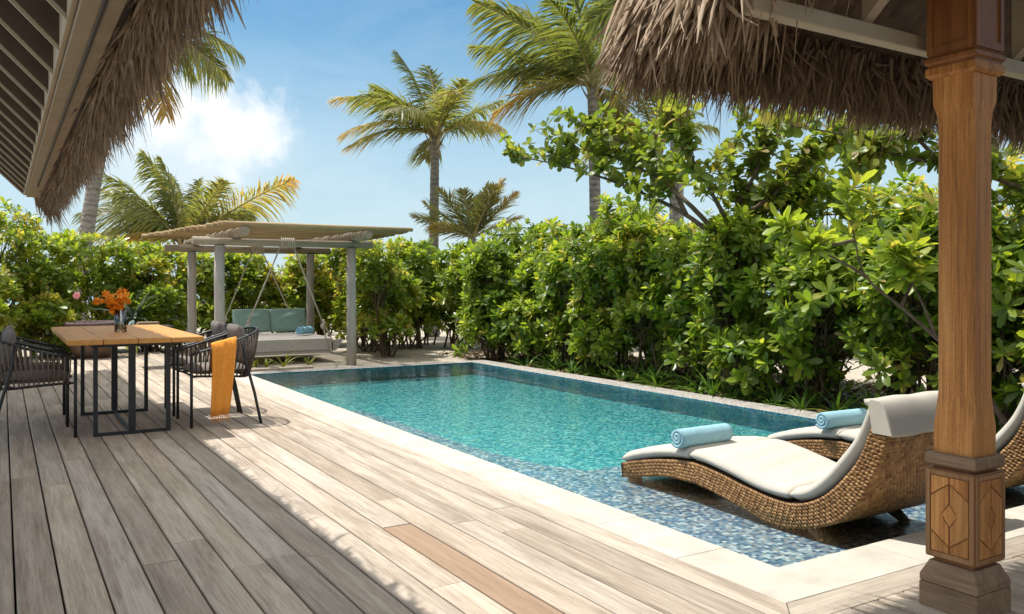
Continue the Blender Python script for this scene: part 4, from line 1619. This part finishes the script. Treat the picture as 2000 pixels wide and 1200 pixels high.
def shrub(x, y, rx, ry, h, n, seed, label, group, zlow=.25, scale=1.0, nsep=26, nlobe=9, leafmat_='hedge leaf', tmpls=None, meshes=None, tb=0., name='hedge_shrub', cat='shrub', dens=1.0):
    tmpls = tmpls or HR
    meshes = meshes or HRM
    rg_ = np.random.default_rng(seed)
    root = empty(name, (x, y, -.055))
    tag(root, label, cat, group)
    # lobes
    lob = []
    for k in range(nlobe):
        a = rg_.uniform(0, 2 * PI)
        q = rg_.uniform(.25, .75)
        zz = zlow + (h - zlow) * (.12 + .78 * ((k + .5) / nlobe))
        r = rg_.uniform(.30, .44) * min(rx, ry) * 1.25
        prof_ = .75 + .25 * math.sin(PI * min(1, zz / h))
        lob.append((rx * q * math.cos(a) * prof_, ry * q * math.sin(a) * prof_, min(zz, h - r * .75), r))
    lob = np.array(lob)
    area = lob[:, 3] ** 2
    cnt = (n * dens * area / area.sum()).astype(int) + 1
    P, N = [], []
    for (lx, ly, lz, r), c_ in zip(lob, cnt):
        d = rg_.normal(0, 1, (c_, 3))
        d /= np.linalg.norm(d, axis=1)[:, None]
        d[:, 2] = np.where(d[:, 2] < -.5, -d[:, 2], d[:, 2])
        rad = r * np.clip(rg_.normal(1.0, .17, c_), .45, 1.35)
        p = np.array([lx, ly, lz]) + d * rad[:, None] * np.array([1, 1, .95])
        P.append(p)
        N.append(d + np.array([0, 0, .75]) + rg_.normal(0, .25, (c_, 3)))
    P, N = np.concatenate(P), np.concatenate(N)
    keep = np.ones(len(P), bool)
    for lx, ly, lz, r in lob:
        keep &= np.linalg.norm(P - np.array([lx, ly, lz]), axis=1) > r * .55
    keep &= P[:, 2] > .06
    P, N = P[keep], N[keep]
    S = scale * rg_.uniform(.65, 1.3, len(P))
    tbv = np.full(len(P), tb) + np.where(rg_.random(len(P)) < .06, .3, 0)
    # front-most rosettes become pieces of their own
    cd = (CAMP - np.array([x, y, 0]))
    cd = cd / np.linalg.norm(cd)
    front = (P @ cd) + .25 * (N / np.linalg.norm(N, axis=1)[:, None]) @ cd
    order = np.argsort(-front)
    sep = order[:nsep]
    rest = order[nsep:]
    M = frames(N[sep], rg_)
    for i, k in enumerate(sep):
        me = meshes[int(rg_.integers(0, len(meshes)))]
        o = place('leaf_rosette', me, root)
        m4 = Matrix(M[i].tolist()).to_4x4()
        o.matrix_local = Matrix.Translation(P[k].tolist()) @ m4 @ Matrix.Scale(float(S[k]), 4)
    c_, q_, t_ = scatter(tmpls, P[rest], N[rest], S[rest], rg_, .19, tbv[rest])
    o = place('crown', quadmesh('crown', c_, q_, t_, leafmat_), root)
    o['kind'] = 'stuff'
    # stems reaching from the ground to every lobe, then twigs
    mb = MB()
    for lx, ly, lz, r in lob:
        b0 = Vector((rg_.uniform(-.35, .35) * rx, rg_.uniform(-.35, .35) * ry, 0))
        e = Vector((lx, ly, lz))
        mid = b0.lerp(e, .5) + Vector((rg_.normal(0, .08), rg_.normal(0, .08), rg_.normal(.05, .05)))
        pth = [b0, b0.lerp(mid, .5) + Vector((rg_.normal(0, .03), rg_.normal(0, .03), 0)), mid, mid.lerp(e, .6), e]
        mb.tube(pth, [.02, .017, .014, .011, .007], 6, False)
        for _ in range(14):
            d = rg_.normal(0, 1, 3)
            d /= np.linalg.norm(d)
            p1 = e + Vector(d.tolist()) * r * .95
            s0 = pth[int(rg_.integers(2, 5))]
            mm = s0.lerp(p1, .5) + Vector((rg_.normal(0, .03), rg_.normal(0, .03), rg_.normal(-.02, .03)))
            mb.tube([s0, mm, p1], [.007, .0055, .003], 5, False)
    mb.build('stems', 'twig', root)
    return root


ORD2 = ['first', 'second', 'third', 'fourth', 'fifth', 'sixth', 'seventh', 'eighth', 'ninth', 'tenth', 'eleventh', 'twelfth', 'thirteenth', 'fourteenth', 'fifteenth', 'sixteenth', 'seventeenth', 'eighteenth', 'nineteenth', 'twentieth', 'twenty-first', 'twenty-second', 'twenty-third', 'twenty-fourth', 'twenty-fifth', 'twenty-sixth', 'twenty-seventh']
ORD = ['first', 'second', 'third', 'fourth', 'fifth', 'sixth', 'seventh', 'eighth', 'ninth', 'tenth', 'eleventh', 'twelfth', 'thirteenth']
rnd = random.Random(21)
# front row along the right pool rim
ys = [3.0, 3.95, 4.85, 5.75, 6.65, 7.55, 8.45, 9.35, 10.25, 11.15, 12.0]
for i, y in enumerate(ys):
    h = (2.05, 1.8, 2.0, 1.6, 1.9, 1.62, 2.02, 1.75, 2.05, 1.55, 1.8)[i]
    shrub(7.24 + rnd.uniform(-.17, .17), y, .64, .68, h, 520, 300 + i,
          'broad-leaved green hedge shrub behind the pool rim, %s from the column end' % ORD[i], 'hedge along the pool rim',
          zlow=.12, nsep=80 if i < 6 else 45, nlobe=15)
# taller row behind
for i, y in enumerate([2.4, 3.9, 5.4, 6.9, 8.4, 9.9, 11.4, 12.9]):
    h = (2.3, 2.5, 2.2, 2.35, 2.05, 2.4, 2.1, 2.2)[i]
    shrub(8.35 + rnd.uniform(-.1, .1), y, .9, .95, h, 520, 340 + i,
          'taller green shrub in the back row of the pool hedge, %s from the column end' % ORD[i], 'back row of the pool hedge',
          zlow=.3, nsep=24, nlobe=13)
# far corner and behind the pergola
far = [(5.55, 13.5, .60, .6, 1.75, 'rounded green shrub standing just right of the pergola post'),
       (5.95, 14.6, .7, .7, 1.85, 'green shrub behind the rounded one right of the pergola'),
       (6.55, 15.8, .85, .8, 2.0, 'green shrub beyond the far pool corner, left of the sand path'),
       (7.6, 14.6, .8, .7, 1.95, 'green shrub at the end of the sand path beyond the pool corner'),
       (8.6, 14.3, .85, .8, 2.05, 'green shrub behind the far pool corner, joining the side hedge'),
       (6.75, 14.9, .65, .6, 1.85, 'green shrub beside the sand path, in front of the middle palm trunk'),
       (7.35, 15.9, .8, .7, 2.1, 'green shrub hiding the foot of the middle palm'),
       (6.05, 15.9, .7, .6, 1.9, 'green shrub behind the pair of shrubs right of the pergola')]
for i, (x, y, rx, ry, h, lab) in enumerate(far):
    shrub(x, y, rx, ry, h, 420, 370 + i, lab, 'shrubs round the far pool corner', zlow=.2, nsep=24, tb=.14, nlobe=11)
for i, x in enumerate([2.2, 3.1, 4.0, 4.9, 5.7]):
    shrub(x, 17.0 + rnd.uniform(-.15, .15), .75, .7, 1.85 - .02 * i, 400, 390 + i,
          'sunlit green shrub in the hedge behind the swing bed, %s from the left' % ORD[i], 'hedge behind the swing bed', zlow=.15, nsep=16, tb=.2, nlobe=11)
left = [(-1.3, 15.4, 1.0, .9, 2.6, 'tall green shrub at the left picture edge behind the chairs'),
        (-.25, 16.0, .95, .8, 2.5, 'tall leafy shrub behind the dining table, second from the left edge'),
        (.75, 16.7, .9, .8, 2.22, 'green shrub behind the planter, beside the grey palm trunk'),
        (1.6, 17.2, .85, .8, 2.05, 'green shrub behind the black side table'),
        (-.55, 14.9, .7, .6, 1.2, 'low shrub with a pink flower at the deck end'),
        (.75, 15.9, .6, .5, .95, 'low bright green shrub behind the brown planter'),
        (2.35, 16.3, .55, .5, 1.15, 'low green shrub left of the pergola rear post')]
lows = {}
for i, (x, y, rx, ry, h, lab) in enumerate(left):
    lows[i] = shrub(x, y, rx, ry, h, 430 if h > 1.5 else 230, 410 + i, lab, 'shrubs behind the dining table', zlow=.1, nsep=16, tb=.2 if h > 1.5 else .25, nlobe=11)
# pink blossom
mb = MB()
for k in range(6):
    a = 2 * PI * k / 6
    ca, sa = math.cos(a), math.sin(a)
    pts_ = [(0, 0, 0), (.03, -.02, .012), (.03, .02, .012), (.055, -.016, .004), (.055, .016, .004)]
    mb.add([(x * ca - y * sa, x * sa + y * ca, z) for x, y, z in pts_], [(0, 1, 2), (1, 3, 4, 2)], True)
mb.tube([(0, 0, 0), (0, 0, .03)], [.006, .012], 8)
P_ = at(150, 578, 12.6)
o = mb.build('pink_flower', 'pink petal', lows[4], P_ - lows[4].location)
o.rotation_euler = (1.3, 0, -.5)
o['label'] = 'single pink flower'
MB().tube([P_ - lows[4].location, P_ - lows[4].location + Vector((.02, .05, -.2)), P_ - lows[4].location + Vector((-.03, .14, -.5))], .005, 6).build('flower_stalk', 'flower stem', lows[4])


# strap-leaved plants
def strappy(x, y, z, n, L, Wd, seed, label, group, mat='lily leaf', spread=(15, 75), name='lily_plant', sep=True, lean=None, cat='plant', tb=0.):
    rg_ = np.random.default_rng(seed)
    root = empty(name, (x, y, z))
    tag(root, label, cat, group)
    for k in range(n):
        th = math.radians(rg_.uniform(*spread))
        az = rg_.uniform(0, 2 * PI)
        l_ = L * rg_.uniform(.65, 1.15)
        wd = Wd * rg_.uniform(.8, 1.2)
        m_ = 6
        dirx = np.array([math.sin(th) * math.cos(az), math.sin(th) * math.sin(az), math.cos(th)])
        side = np.array([-math.sin(az), math.cos(az), 0])
        nn = np.cross(dirx, side)
        co = []
        bend = rg_.uniform(.25, .9)
        for i in range(m_ + 1):
            t_ = i / m_
            c_ = dirx * l_ * t_ + np.array([math.cos(az), math.sin(az), 0]) * l_ * .25 * t_ * t_
            c_[2] -= bend * l_ * t_ ** 2.4 * .55
            ww = wd * .5 * (.55 + .45 * math.sin(PI * min(1, t_ * 1.25 + .1))) * (1 if t_ < .99 else .1) * (1 - .3 * t_)
            for s_ in (-1, 0, 1):
                co.append(c_ + side * ww * s_ - nn * (abs(s_) * ww * .35))
        q = np.array([[i * 3 + j, i * 3 + j + 1, i * 3 + j + 4, i * 3 + j + 3] for i in range(m_) for j in range(2)])
        ti = np.full(len(co), np.clip(rg_.normal(.45 + tb, .2), 0, 1))
        place('leaf', quadmesh('leaf', np.array(co), q, ti, mat), root)
    return root


rnd = random.Random(77)
k = 0
y = 4.7
while y < 11.0:
    strappy(6.78 + rnd.uniform(-.08, .12), y, -.055, rnd.randint(13, 18), rnd.uniform(.34, .5) * (1.0 if y < 8 else .8), .036, 500 + k,
            'strap-leaved lily at the foot of the hedge, %s along the rim from the loungers' % ORD2[k], 'lilies along the pool rim')
    y += rnd.uniform(.24, .34)
    k += 1
y = 2.9
k = 0
while y < 10.6:
    strappy(7.02 + rnd.uniform(-.12, .12), y, -.055, rnd.randint(12, 16), rnd.uniform(.36, .55), .038, 530 + k * 7,
            'strap-leaved lily under the hedge stems, %s of the rear lily row from the column' % ORD2[k], 'rear row of lilies under the hedge', tb=-.08)
    y += rnd.uniform(.31, .40)
    k += 1
# fallen leaves on the sand below the hedge
rg = np.random.default_rng(88)
n = 9000
P = np.stack([rg.uniform(6.58, 9.2, n), rg.uniform(1.5, 13.5, n), np.full(n, -.05) + rg.uniform(0, .02, n)], 1)
N = np.stack([rg.normal(0, .35, n), rg.normal(0, .35, n), np.ones(n)], 1)
lt = (leaf_template(.09, .045, (.2, .8, 1., .3), .2, .15), LEAF_Q, np.full(12, .5))
c_, q_, t_ = scatter([lt], P, N, rg.uniform(.6, 1.4, n), rg, .28)
o = place('leaf_litter', quadmesh('leaf_litter', c_, q_, t_, 'dry leaf'))
tag(o, 'dry brown leaves littering the sand under the pool hedge', 'leaf litter', kind='stuff')
for i, (px, py, s_) in enumerate(((500, 712, .14), (553, 712, .26), (520, 713, .12), (604, 708, .13), (683, 706, .13), (1160 - 265, 690, .16))):
    Y = FPX * (CAM_H + .05) / (py + 4 - 555)
    p = at(px, py + 4, Y)
    if p.y < 11.8:
        p.y = 11.84
    strappy(p.x, p.y, -.055, 11, s_ * 1.5, .03, 560 + i, 'yellow-green grass tuft beyond the far pool rim, %s from the left' % ORD[i], 'tufts beyond the far rim', 'yellow tuft leaf', (10, 60), 'grass_tuft')
strappy(1.95, 15.75, -.055, 5, .62, .08, 580, 'yellow striped broad-leaved plant rising behind the dining table', None, 'yellow tuft leaf', (5, 45), 'broad_leaf_plant')
strappy(2.0, 16.15, .35, 38, .85, .065, 581, 'silvery fan palm spreading behind the orange flowers', None, 'silver leaf', (15, 95), 'silver_palm').location.z = .55
root = bpy.data.objects[[o.name for o in bpy.data.objects if o.name.startswith('silver_palm')][0]]
MB().tube([(0, 0, -.61), (.02, 0, -.2), (0, 0, .02)], [.05, .045, .04], 8).build('stem', 'bark', root)


# ------------------------------------------------------------------ palms
def frond(P0, P1, P2, seed, wind, yel, Lmax, npair=80, roll_=0., droop=1.0):
    """rachis as a quadratic curve with drooping leaflets"""
    rg_ = np.random.default_rng(seed)
    P0, P1, P2 = (np.array(p, float) for p in (P0, P1, P2))
    u = np.linspace(.12, 1, npair)
    C = P0 * ((1 - u) ** 2)[:, None] + P1 * (2 * u * (1 - u))[:, None] + P2 * (u ** 2)[:, None]
    T = 2 * (1 - u)[:, None] * (P1 - P0) + 2 * u[:, None] * (P2 - P1)
    T /= np.linalg.norm(T, axis=1)[:, None]
    up = np.array([0, 0, 1.])
    S = np.cross(T, up)
    S /= np.linalg.norm(S, axis=1)[:, None] + 1e-9
    U = np.cross(S, T)
    S = S * math.cos(roll_) + U * math.sin(roll_)
    U = np.cross(S, T)
    prof_ = np.interp(u, [.1, .25, .5, .8, 1], [.45, .85, 1, .7, .22])
    cos, tin = [], []
    for sg in (-1, 1):
        n = npair
        L = Lmax * prof_ * rg_.uniform(.8, 1.15, n)
        d = T * (.55 + .5 * u[:, None]) + S * sg * .85 + U * rg_.normal(.08, .12, (n, 1)) + rg_.normal(0, .09, (n, 3)) + wind * .55
        d /= np.linalg.norm(d, axis=1)[:, None]
        wid = np.cross(d, U + rg_.normal(0, .35, (n, 3)))
        wid /= np.linalg.norm(wid, axis=1)[:, None]
        w0 = Lmax * .021 * rg_.uniform(.8, 1.2, n)
        dr = rg_.uniform(.25, .75, n) * droop
        co = np.zeros((n, 4, 2, 3))
        for i, (t_, ww) in enumerate(((0, .6), (.35, 1), (.7, .75), (1, .08))):
            c_ = C + d * (L * t_)[:, None] + wind * (L * .35 * t_ * t_)[:, None]
            c_[:, 2] -= dr * L * t_ ** 2
            for j, s_ in enumerate((-1, 1)):
                co[:, i, j] = c_ + wid * (w0 * ww * s_)[:, None]
        cos.append(co.reshape(-1, 3))
        ty = np.clip(.34 + .75 * yel * np.interp(u, [0, .4, 1], [.15, .5, 1.]) + rg_.normal(0, .09, n), 0, 1)
        tin.append(np.repeat(ty, 8))
    co = np.concatenate(cos)
    nn = 2 * npair
    base = (np.arange(nn) * 8)[:, None]
    q = np.concatenate([base + np.array([[i * 2, i * 2 + 1, i * 2 + 3, i * 2 + 2]]) for i in range(3)])
    return quadmesh('leaflets', co, q, np.concatenate(tin), 'palm leaf')


def palm(px, py, Y, base_px, trunk_r, fronds, seed, label, Lf=.62, extra=0, elen=150, boots=True, windv=-.6, base_z=-.06, droop=1.0, archk=1.0):
    """crown centre at a photo pixel and distance; fronds given as offsets in that picture plane"""
    rg_ = np.random.default_rng(seed)
    top = at(px, py, Y)
    k = Y / FPX
    bx = at(base_px, 555, Y)
    root = empty('coconut_palm', (bx.x, bx.y, base_z))
    tag(root, label, 'palm tree', 'coconut palms beyond the hedge')
    O = root.location
    hgt = top.z - base_z
    n = max(10, int(hgt / .09))
    pth, rad = [], []
    b0 = Vector((0, 0, 0))
    e = top - Vector(O)
    for i in range(n + 1):
        u = i / n
        mid = Vector((e.x * u ** 1.5, e.y * u ** 1.5, hgt * u))
        pth.append(mid)
        rad.append(trunk_r * (1.25 - .3 * u + .25 * max(0, .12 - u) / .12) * (1 + .035 * (i % 2)))
    MB().tube(pth, rad, 14, True).build('trunk', 'palm trunk', root)
    if boots:
        mb = MB()
        for i in range(14):
            a = i * 2.4
            z_ = -.28 + .035 * i
            d = Vector((math.cos(a), math.sin(a), 0))
            mb.tube([e + d * trunk_r * .6 + Vector((0, 0, z_)), e + d * trunk_r * 1.5 + Vector((0, 0, z_ + .15)), e + d * trunk_r * 2.4 + Vector((0, 0, z_ + .34))],
                    [trunk_r * .5, trunk_r * .38, trunk_r * .16], 6, True, squash=.5)
        mb.build('leaf_bases', 'palm rib', root)
    wind = np.array(RV) * windv
    fl_ = list(fronds)
    for i in range(extra):
        a = rg_.uniform(0, 2 * PI)
        el = rg_.uniform(-.25, 1.1)
        l_ = elen * rg_.uniform(.75, 1.1)
        fl_.append((l_ * math.cos(a) * math.cos(el) - 25, -l_ * math.sin(el), l_ * k * math.sin(a) * math.cos(el), rg_.choice((0., .1, .25))))
    for i, (dx, dy, dep, yel) in enumerate(fl_):
        P2 = np.array(e) + np.array(RV) * dx * k + np.array(FV) * dep + np.array([0, 0, -dy * k])
        P0 = np.array(e)
        Ln = np.linalg.norm(P2 - P0)
        arch = (.30 if dy > -70 else .12) * archk
        P1 = P0 + (P2 - P0) * .5 + np.array([0, 0, arch * Ln]) - wind * .12 * Ln
        me = frond(P0, P1, P2, seed * 50 + i, wind * .5, yel, Lf * k * 100 * (.75 + .25 * Ln / (elen * k)), 84, rg_.normal(0, .45), droop=droop)
        fr_ = empty('frond', (0, 0, 0))
        fr_.parent = root
        place('leaflets', me, fr_)
        pp = [Vector((P0 * (1 - u) ** 2 + P1 * 2 * u * (1 - u) + P2 * u * u).tolist()) for u in np.linspace(0, 1, 12)]
        MB().tube(pp, [trunk_r * .28 * (1 - .9 * u) + .004 for u in np.linspace(0, 1, 12)], 6, False).build('rachis', 'palm rib', fr_)
    return root


palm(850, 268, 20, 846, .105,
     [(-195, -68, -.3, .45), (-190, -12, .5, .6), (-165, 28, -.5, .75), (-130, -108, .5, .05), (-70, -155, -.5, 0), (-20, -150, .6, .05),
      (15, -118, 1.2, .15), (60, -95, -.8, .1), (130, -78, .4, .3), (135, -10, -.4, .5), (95, -30, 1.2, .2), (-25, 32, .8, .1), (-140, -50, -1.4, .05),
      (-90, -100, 1.6, .0), (40, -60, -1.6, .2), (-60, -20, -1.9, .1)], 1,
     'whole coconut palm rising alone above the hedge in the middle', Lf=.62)
palm(1157, 172, 17, 1166, .105,
     [(-240, -10, .2, .1), (-190, 60, -.4, .65), (-235, -95, .5, .05), (-225, -150, -.5, .35), (-130, -60, 1.3, .55), (-150, -185, .8, .05), (-60, -200, -.6, .15),
      (20, -190, .6, .0), (90, -170, -.3, .1), (150, -80, .8, .1), (170, 20, -.4, .3), (80, 60, .8, .45), (-90, -120, -1.6, .1), (60, -60, 1.8, .3), (-190, -45, 1.2, .2),
      (120, -130, 1.4, .05), (-40, -140, 1.6, .6)], 2,
     'big coconut palm with a dark trunk, left of the pavilion thatch', Lf=.75)
palm(1325, 20, 15, 1320, .11,
     [(-150, 120, .3, .1), (-180, 40, -.5, .05), (-110, 160, .9, .3), (120, 130, .3, .1), (150, 40, -.4, .05), (-60, -120, .4, 0), (60, -130, .4, 0), (-120, -60, -.6, .1), (40, 150, .6, .4)], 3,
     'coconut palm with a pale trunk whose crown hides behind the pavilion thatch', Lf=.75)
palm(1282, 285, 18, 1272, .105,
     [(-150, -40, .3, .1), (-120, -100, .6, .15), (-60, -120, -.5, .2), (10, -130, .4, .45), (70, -100, .6, .2), (110, -30, -.3, .1), (-130, 10, .8, .3), (-90, -60, 1.2, .5), (60, -60, 1.2, .0)], 4,
     'smaller coconut palm crown low behind the broad-leaved tree', Lf=.6)
palm(922, 466, 19, 922, .10,
     [(-118, -45, .2, .5), (-100, -75, .8, .3), (-60, -92, -.4, .4), (-20, -100, .5, .45), (30, -110, .3, .5), (62, -112, -.2, .55), (86, -92, .3, .5), (-75, -20, -.6, .5), (95, -45, .8, .4), (10, -95, 1.0, .45), (45, -98, -.6, .5)], 5,
     'young yellow-green coconut palm just showing above the hedge', Lf=.5, boots=False, windv=-.1, droop=.3, archk=.25)
palm(355, 478, 21, 355, .11,
     [(-170, -110, .3, .1), (-185, -55, -.4, .15), (-95, -185, .5, .0), (-30, -165, -.4, .0), (15, -130, .6, .05), (60, -110, .4, .05), (95, -120, -.5, .1), (215, -128, .2, .5),
      (125, -60, .5, .3), (-130, -20, .7, .45), (-150, -85, 1.1, .1), (-60, -150, 1.2, .0), (110, -80, 1.2, .1), (-90, -10, -.7, .7), (-120, -130, -.9, .0), (-185, -15, .4, .3), (-20, -100, 1.5, .1), (-75, -90, -1.4, .05)], 6,
     'windswept coconut palm low behind the pergola', Lf=.66)
palm(245, 60, 19, 150, .135,
     [(200, 105, -.3, .25), (215, 40, .5, .15), (100, 175, -.6, .85), (150, -40, .3, .05), (-80, 60, .4, .1), (90, 60, 1.4, .1), (-40, -80, .3, .0), (175, 75, .9, .2)], 7,
     'coconut palm with a grey trunk behind the left thatched eave', Lf=.7)


# ------------------------------------------------------------------ broad-leaved tree and open branches
TR = [rosette(6, .125, .078, s_, (25, 95), (.2, .85, 1.0, .5)) for s_ in (31, 32, 33)]
TRM = [quadmesh('leaf_cluster', c_, q_, t_, 'tree leaf') for c_, q_, t_ in TR]


def branch_tree(name, label, base, limbs, seed, mat, tmpls, meshes, r0=.05, twig_n=7, twig_l=.3, s0=1.0, cat='tree', nsep=60, tb=0., leafy=.25, group=None):
    rg_ = np.random.default_rng(seed)
    root = empty(name, base)
    tag(root, label, cat, group)
    base = Vector(base)
    P, N = [], []
    for li, pts_ in enumerate(limbs):
        q = resample([tuple(p) for p in pts_], 22)
        q = q - np.array(base)
        mb = MB()
        ra = r0 if li == 0 else r0 * .62
        mb.tube([Vector(p.tolist()) for p in q], [max(.005, ra * (1 - .85 * i / 21)) for i in range(22)], 8, True)
        ends = []
        Lq = len(q)
        for i in range(int(Lq * leafy), Lq):
            for _ in range(max(1, int(twig_n * .35))):
                d = rg_.normal(0, 1, 3)
                d[2] = abs(d[2]) * .7 + .1
                tg = q[min(i + 1, Lq - 1)] - q[max(i - 1, 0)]
                d = d / np.linalg.norm(d) + tg / np.linalg.norm(tg) * .8
                d /= np.linalg.norm(d)
                l_ = twig_l * rg_.uniform(.35, 1.1)
                e_ = q[i] + d * l_
                mid = (q[i] + e_) / 2 + np.array([0, 0, .02])
                mb.tube([Vector(q[i].tolist()), Vector(mid.tolist()), Vector(e_.tolist())], [.006, .0045, .003], 5, False)
                for u in ((1.0,), (1.0, .6), (1.0, .75, .5))[int(rg_.integers(0, 3))]:
                    P.append(q[i] + (e_ - q[i]) * u + rg_.normal(0, .015, 3))
                    N.append(d + np.array([0, 0, .5]) + rg_.normal(0, .4, 3))
        mb.build('limb' if li else 'trunk', 'bark', root)
    P, N = np.array(P), np.array(N)
    S = s0 * rg_.uniform(.7, 1.2, len(P))
    cd = CAMP - np.array(base)
    cd /= np.linalg.norm(cd)
    order = np.argsort(-(P @ cd))
    sep, rest = order[:nsep], order[nsep:]
    M = frames(N[sep], rg_)
    for i, k in enumerate(sep):
        o = place('leaf_cluster', meshes[int(rg_.integers(0, len(meshes)))], root)
        o.matrix_local = Matrix.Translation(P[k].tolist()) @ Matrix(M[i].tolist()).to_4x4() @ Matrix.Scale(float(S[k]), 4)
    if len(rest):
        c_, q_, t_ = scatter(tmpls, P[rest], N[rest], S[rest], rg_, .14, np.full(len(rest), tb))
        o = place('crown', quadmesh('crown', c_, q_, t_, mat), root)
        o['kind'] = 'stuff'
    return root


b = at(1420, 640, 9.6)
b.z = -.05
tl = [
    [b, at(1415, 560, 9.6), at(1420, 470, 9.6), at(1440, 400, 9.7), at(1430, 310, 9.8), at(1450, 235, 9.8)],
    [at(1418, 480, 9.6), at(1340, 420, 9.8), at(1260, 380, 10.3), at(1170, 345, 10.8), at(1080, 320, 11.2), at(1005, 305, 11.5)],
    [at(1400, 455, 9.6), at(1330, 385, 9.7), at(1250, 330, 10.4), at(1170, 300, 10.9), at(1090, 285, 11.2)],
    [at(1430, 430, 9.6), at(1500, 390, 9.4), at(1560, 330, 9.3), at(1610, 285, 9.3)],
    [at(1425, 440, 9.6), at(1380, 360, 9.2), at(1340, 290, 9.1), at(1310, 245, 9.1)],
    [at(1440, 400, 9.7), at(1480, 330, 9.6), at(1500, 270, 9.6), at(1540, 240, 9.6)],
    [at(1340, 420, 9.8), at(1300, 340, 10.2), at(1240, 290, 10.5), at(1150, 250, 10.7)],
    [at(1420, 470, 9.6), at(1480, 420, 9.9), at(1540, 400, 10.0), at(1590, 370, 10.0)],
]
branch_tree('broad_leaf_tree', 'spreading broad-leaved tree rising over the hedge, its branches against the sky', b, tl, 61, 'tree leaf', TR, TRM, r0=.05, twig_n=6, twig_l=.40, s0=1.05, nsep=140)
b = at(2080, 600, 7.2)
b.z = -.05
tl = [
    [b, at(2070, 480, 7.2), at(2010, 380, 7.2), at(1930, 345, 7.2), at(1840, 322, 7.2), at(1740, 300, 7.2), at(1640, 262, 7.2), at(1550, 248, 7.2)],
    [at(1840, 322, 7.2), at(1790, 270, 7.3), at(1740, 235, 7.3), at(1680, 215, 7.3)],
    [at(1740, 300, 7.2), at(1700, 300, 7.1), at(1680, 330, 7.1)],
    [at(1930, 345, 7.2), at(1900, 280, 7.3), at(1870, 230, 7.3)],
]
branch_tree('broad_leaf_tree', 'broad-leaved branch reaching in from the right below the pavilion thatch', b, tl, 62, 'tree leaf', TR, TRM, r0=.035, twig_n=6, twig_l=.22, s0=.95, nsep=80)
b = at(1990, 800, 6.5)
b.z = -.05
tl = [
    [b, at(1900, 730, 6.5), at(1830, 662, 6.5), at(1760, 600, 6.4), at(1690, 540, 6.3), at(1668, 460, 6.3), at(1650, 385, 6.3)],
    [at(1690, 540, 6.3), at(1650, 515, 6.2), at(1620, 500, 6.2), at(1585, 492, 6.15)],
    [at(1668, 470, 6.3), at(1620, 478, 6.2), at(1570, 472, 6.2), at(1535, 450, 6.2)],
    [at(1830, 662, 6.5), at(1800, 590, 6.4), at(1775, 540, 6.4)],
    [at(1760, 600, 6.4), at(1790, 520, 6.5), at(1740, 500, 6.4)],
]
HRY = [rosette(9, .17, .062, s_, (25, 95)) for s_ in (51, 52)]
for tt in HRY:
    tt[2][:] = np.clip(tt[2] + .28, 0, .9)
HRYM = [quadmesh('leaf_rosette', c_, q_, t_, 'hedge leaf') for c_, q_, t_ in HRY]
branch_tree('open_shrub', 'open shrub with bare grey branches and yellow-green leaf tufts left of the column', b, tl, 63, 'hedge leaf', HRY, HRYM, r0=.024, twig_n=3, twig_l=.10, s0=1.0, cat='shrub', nsep=60, leafy=.86)
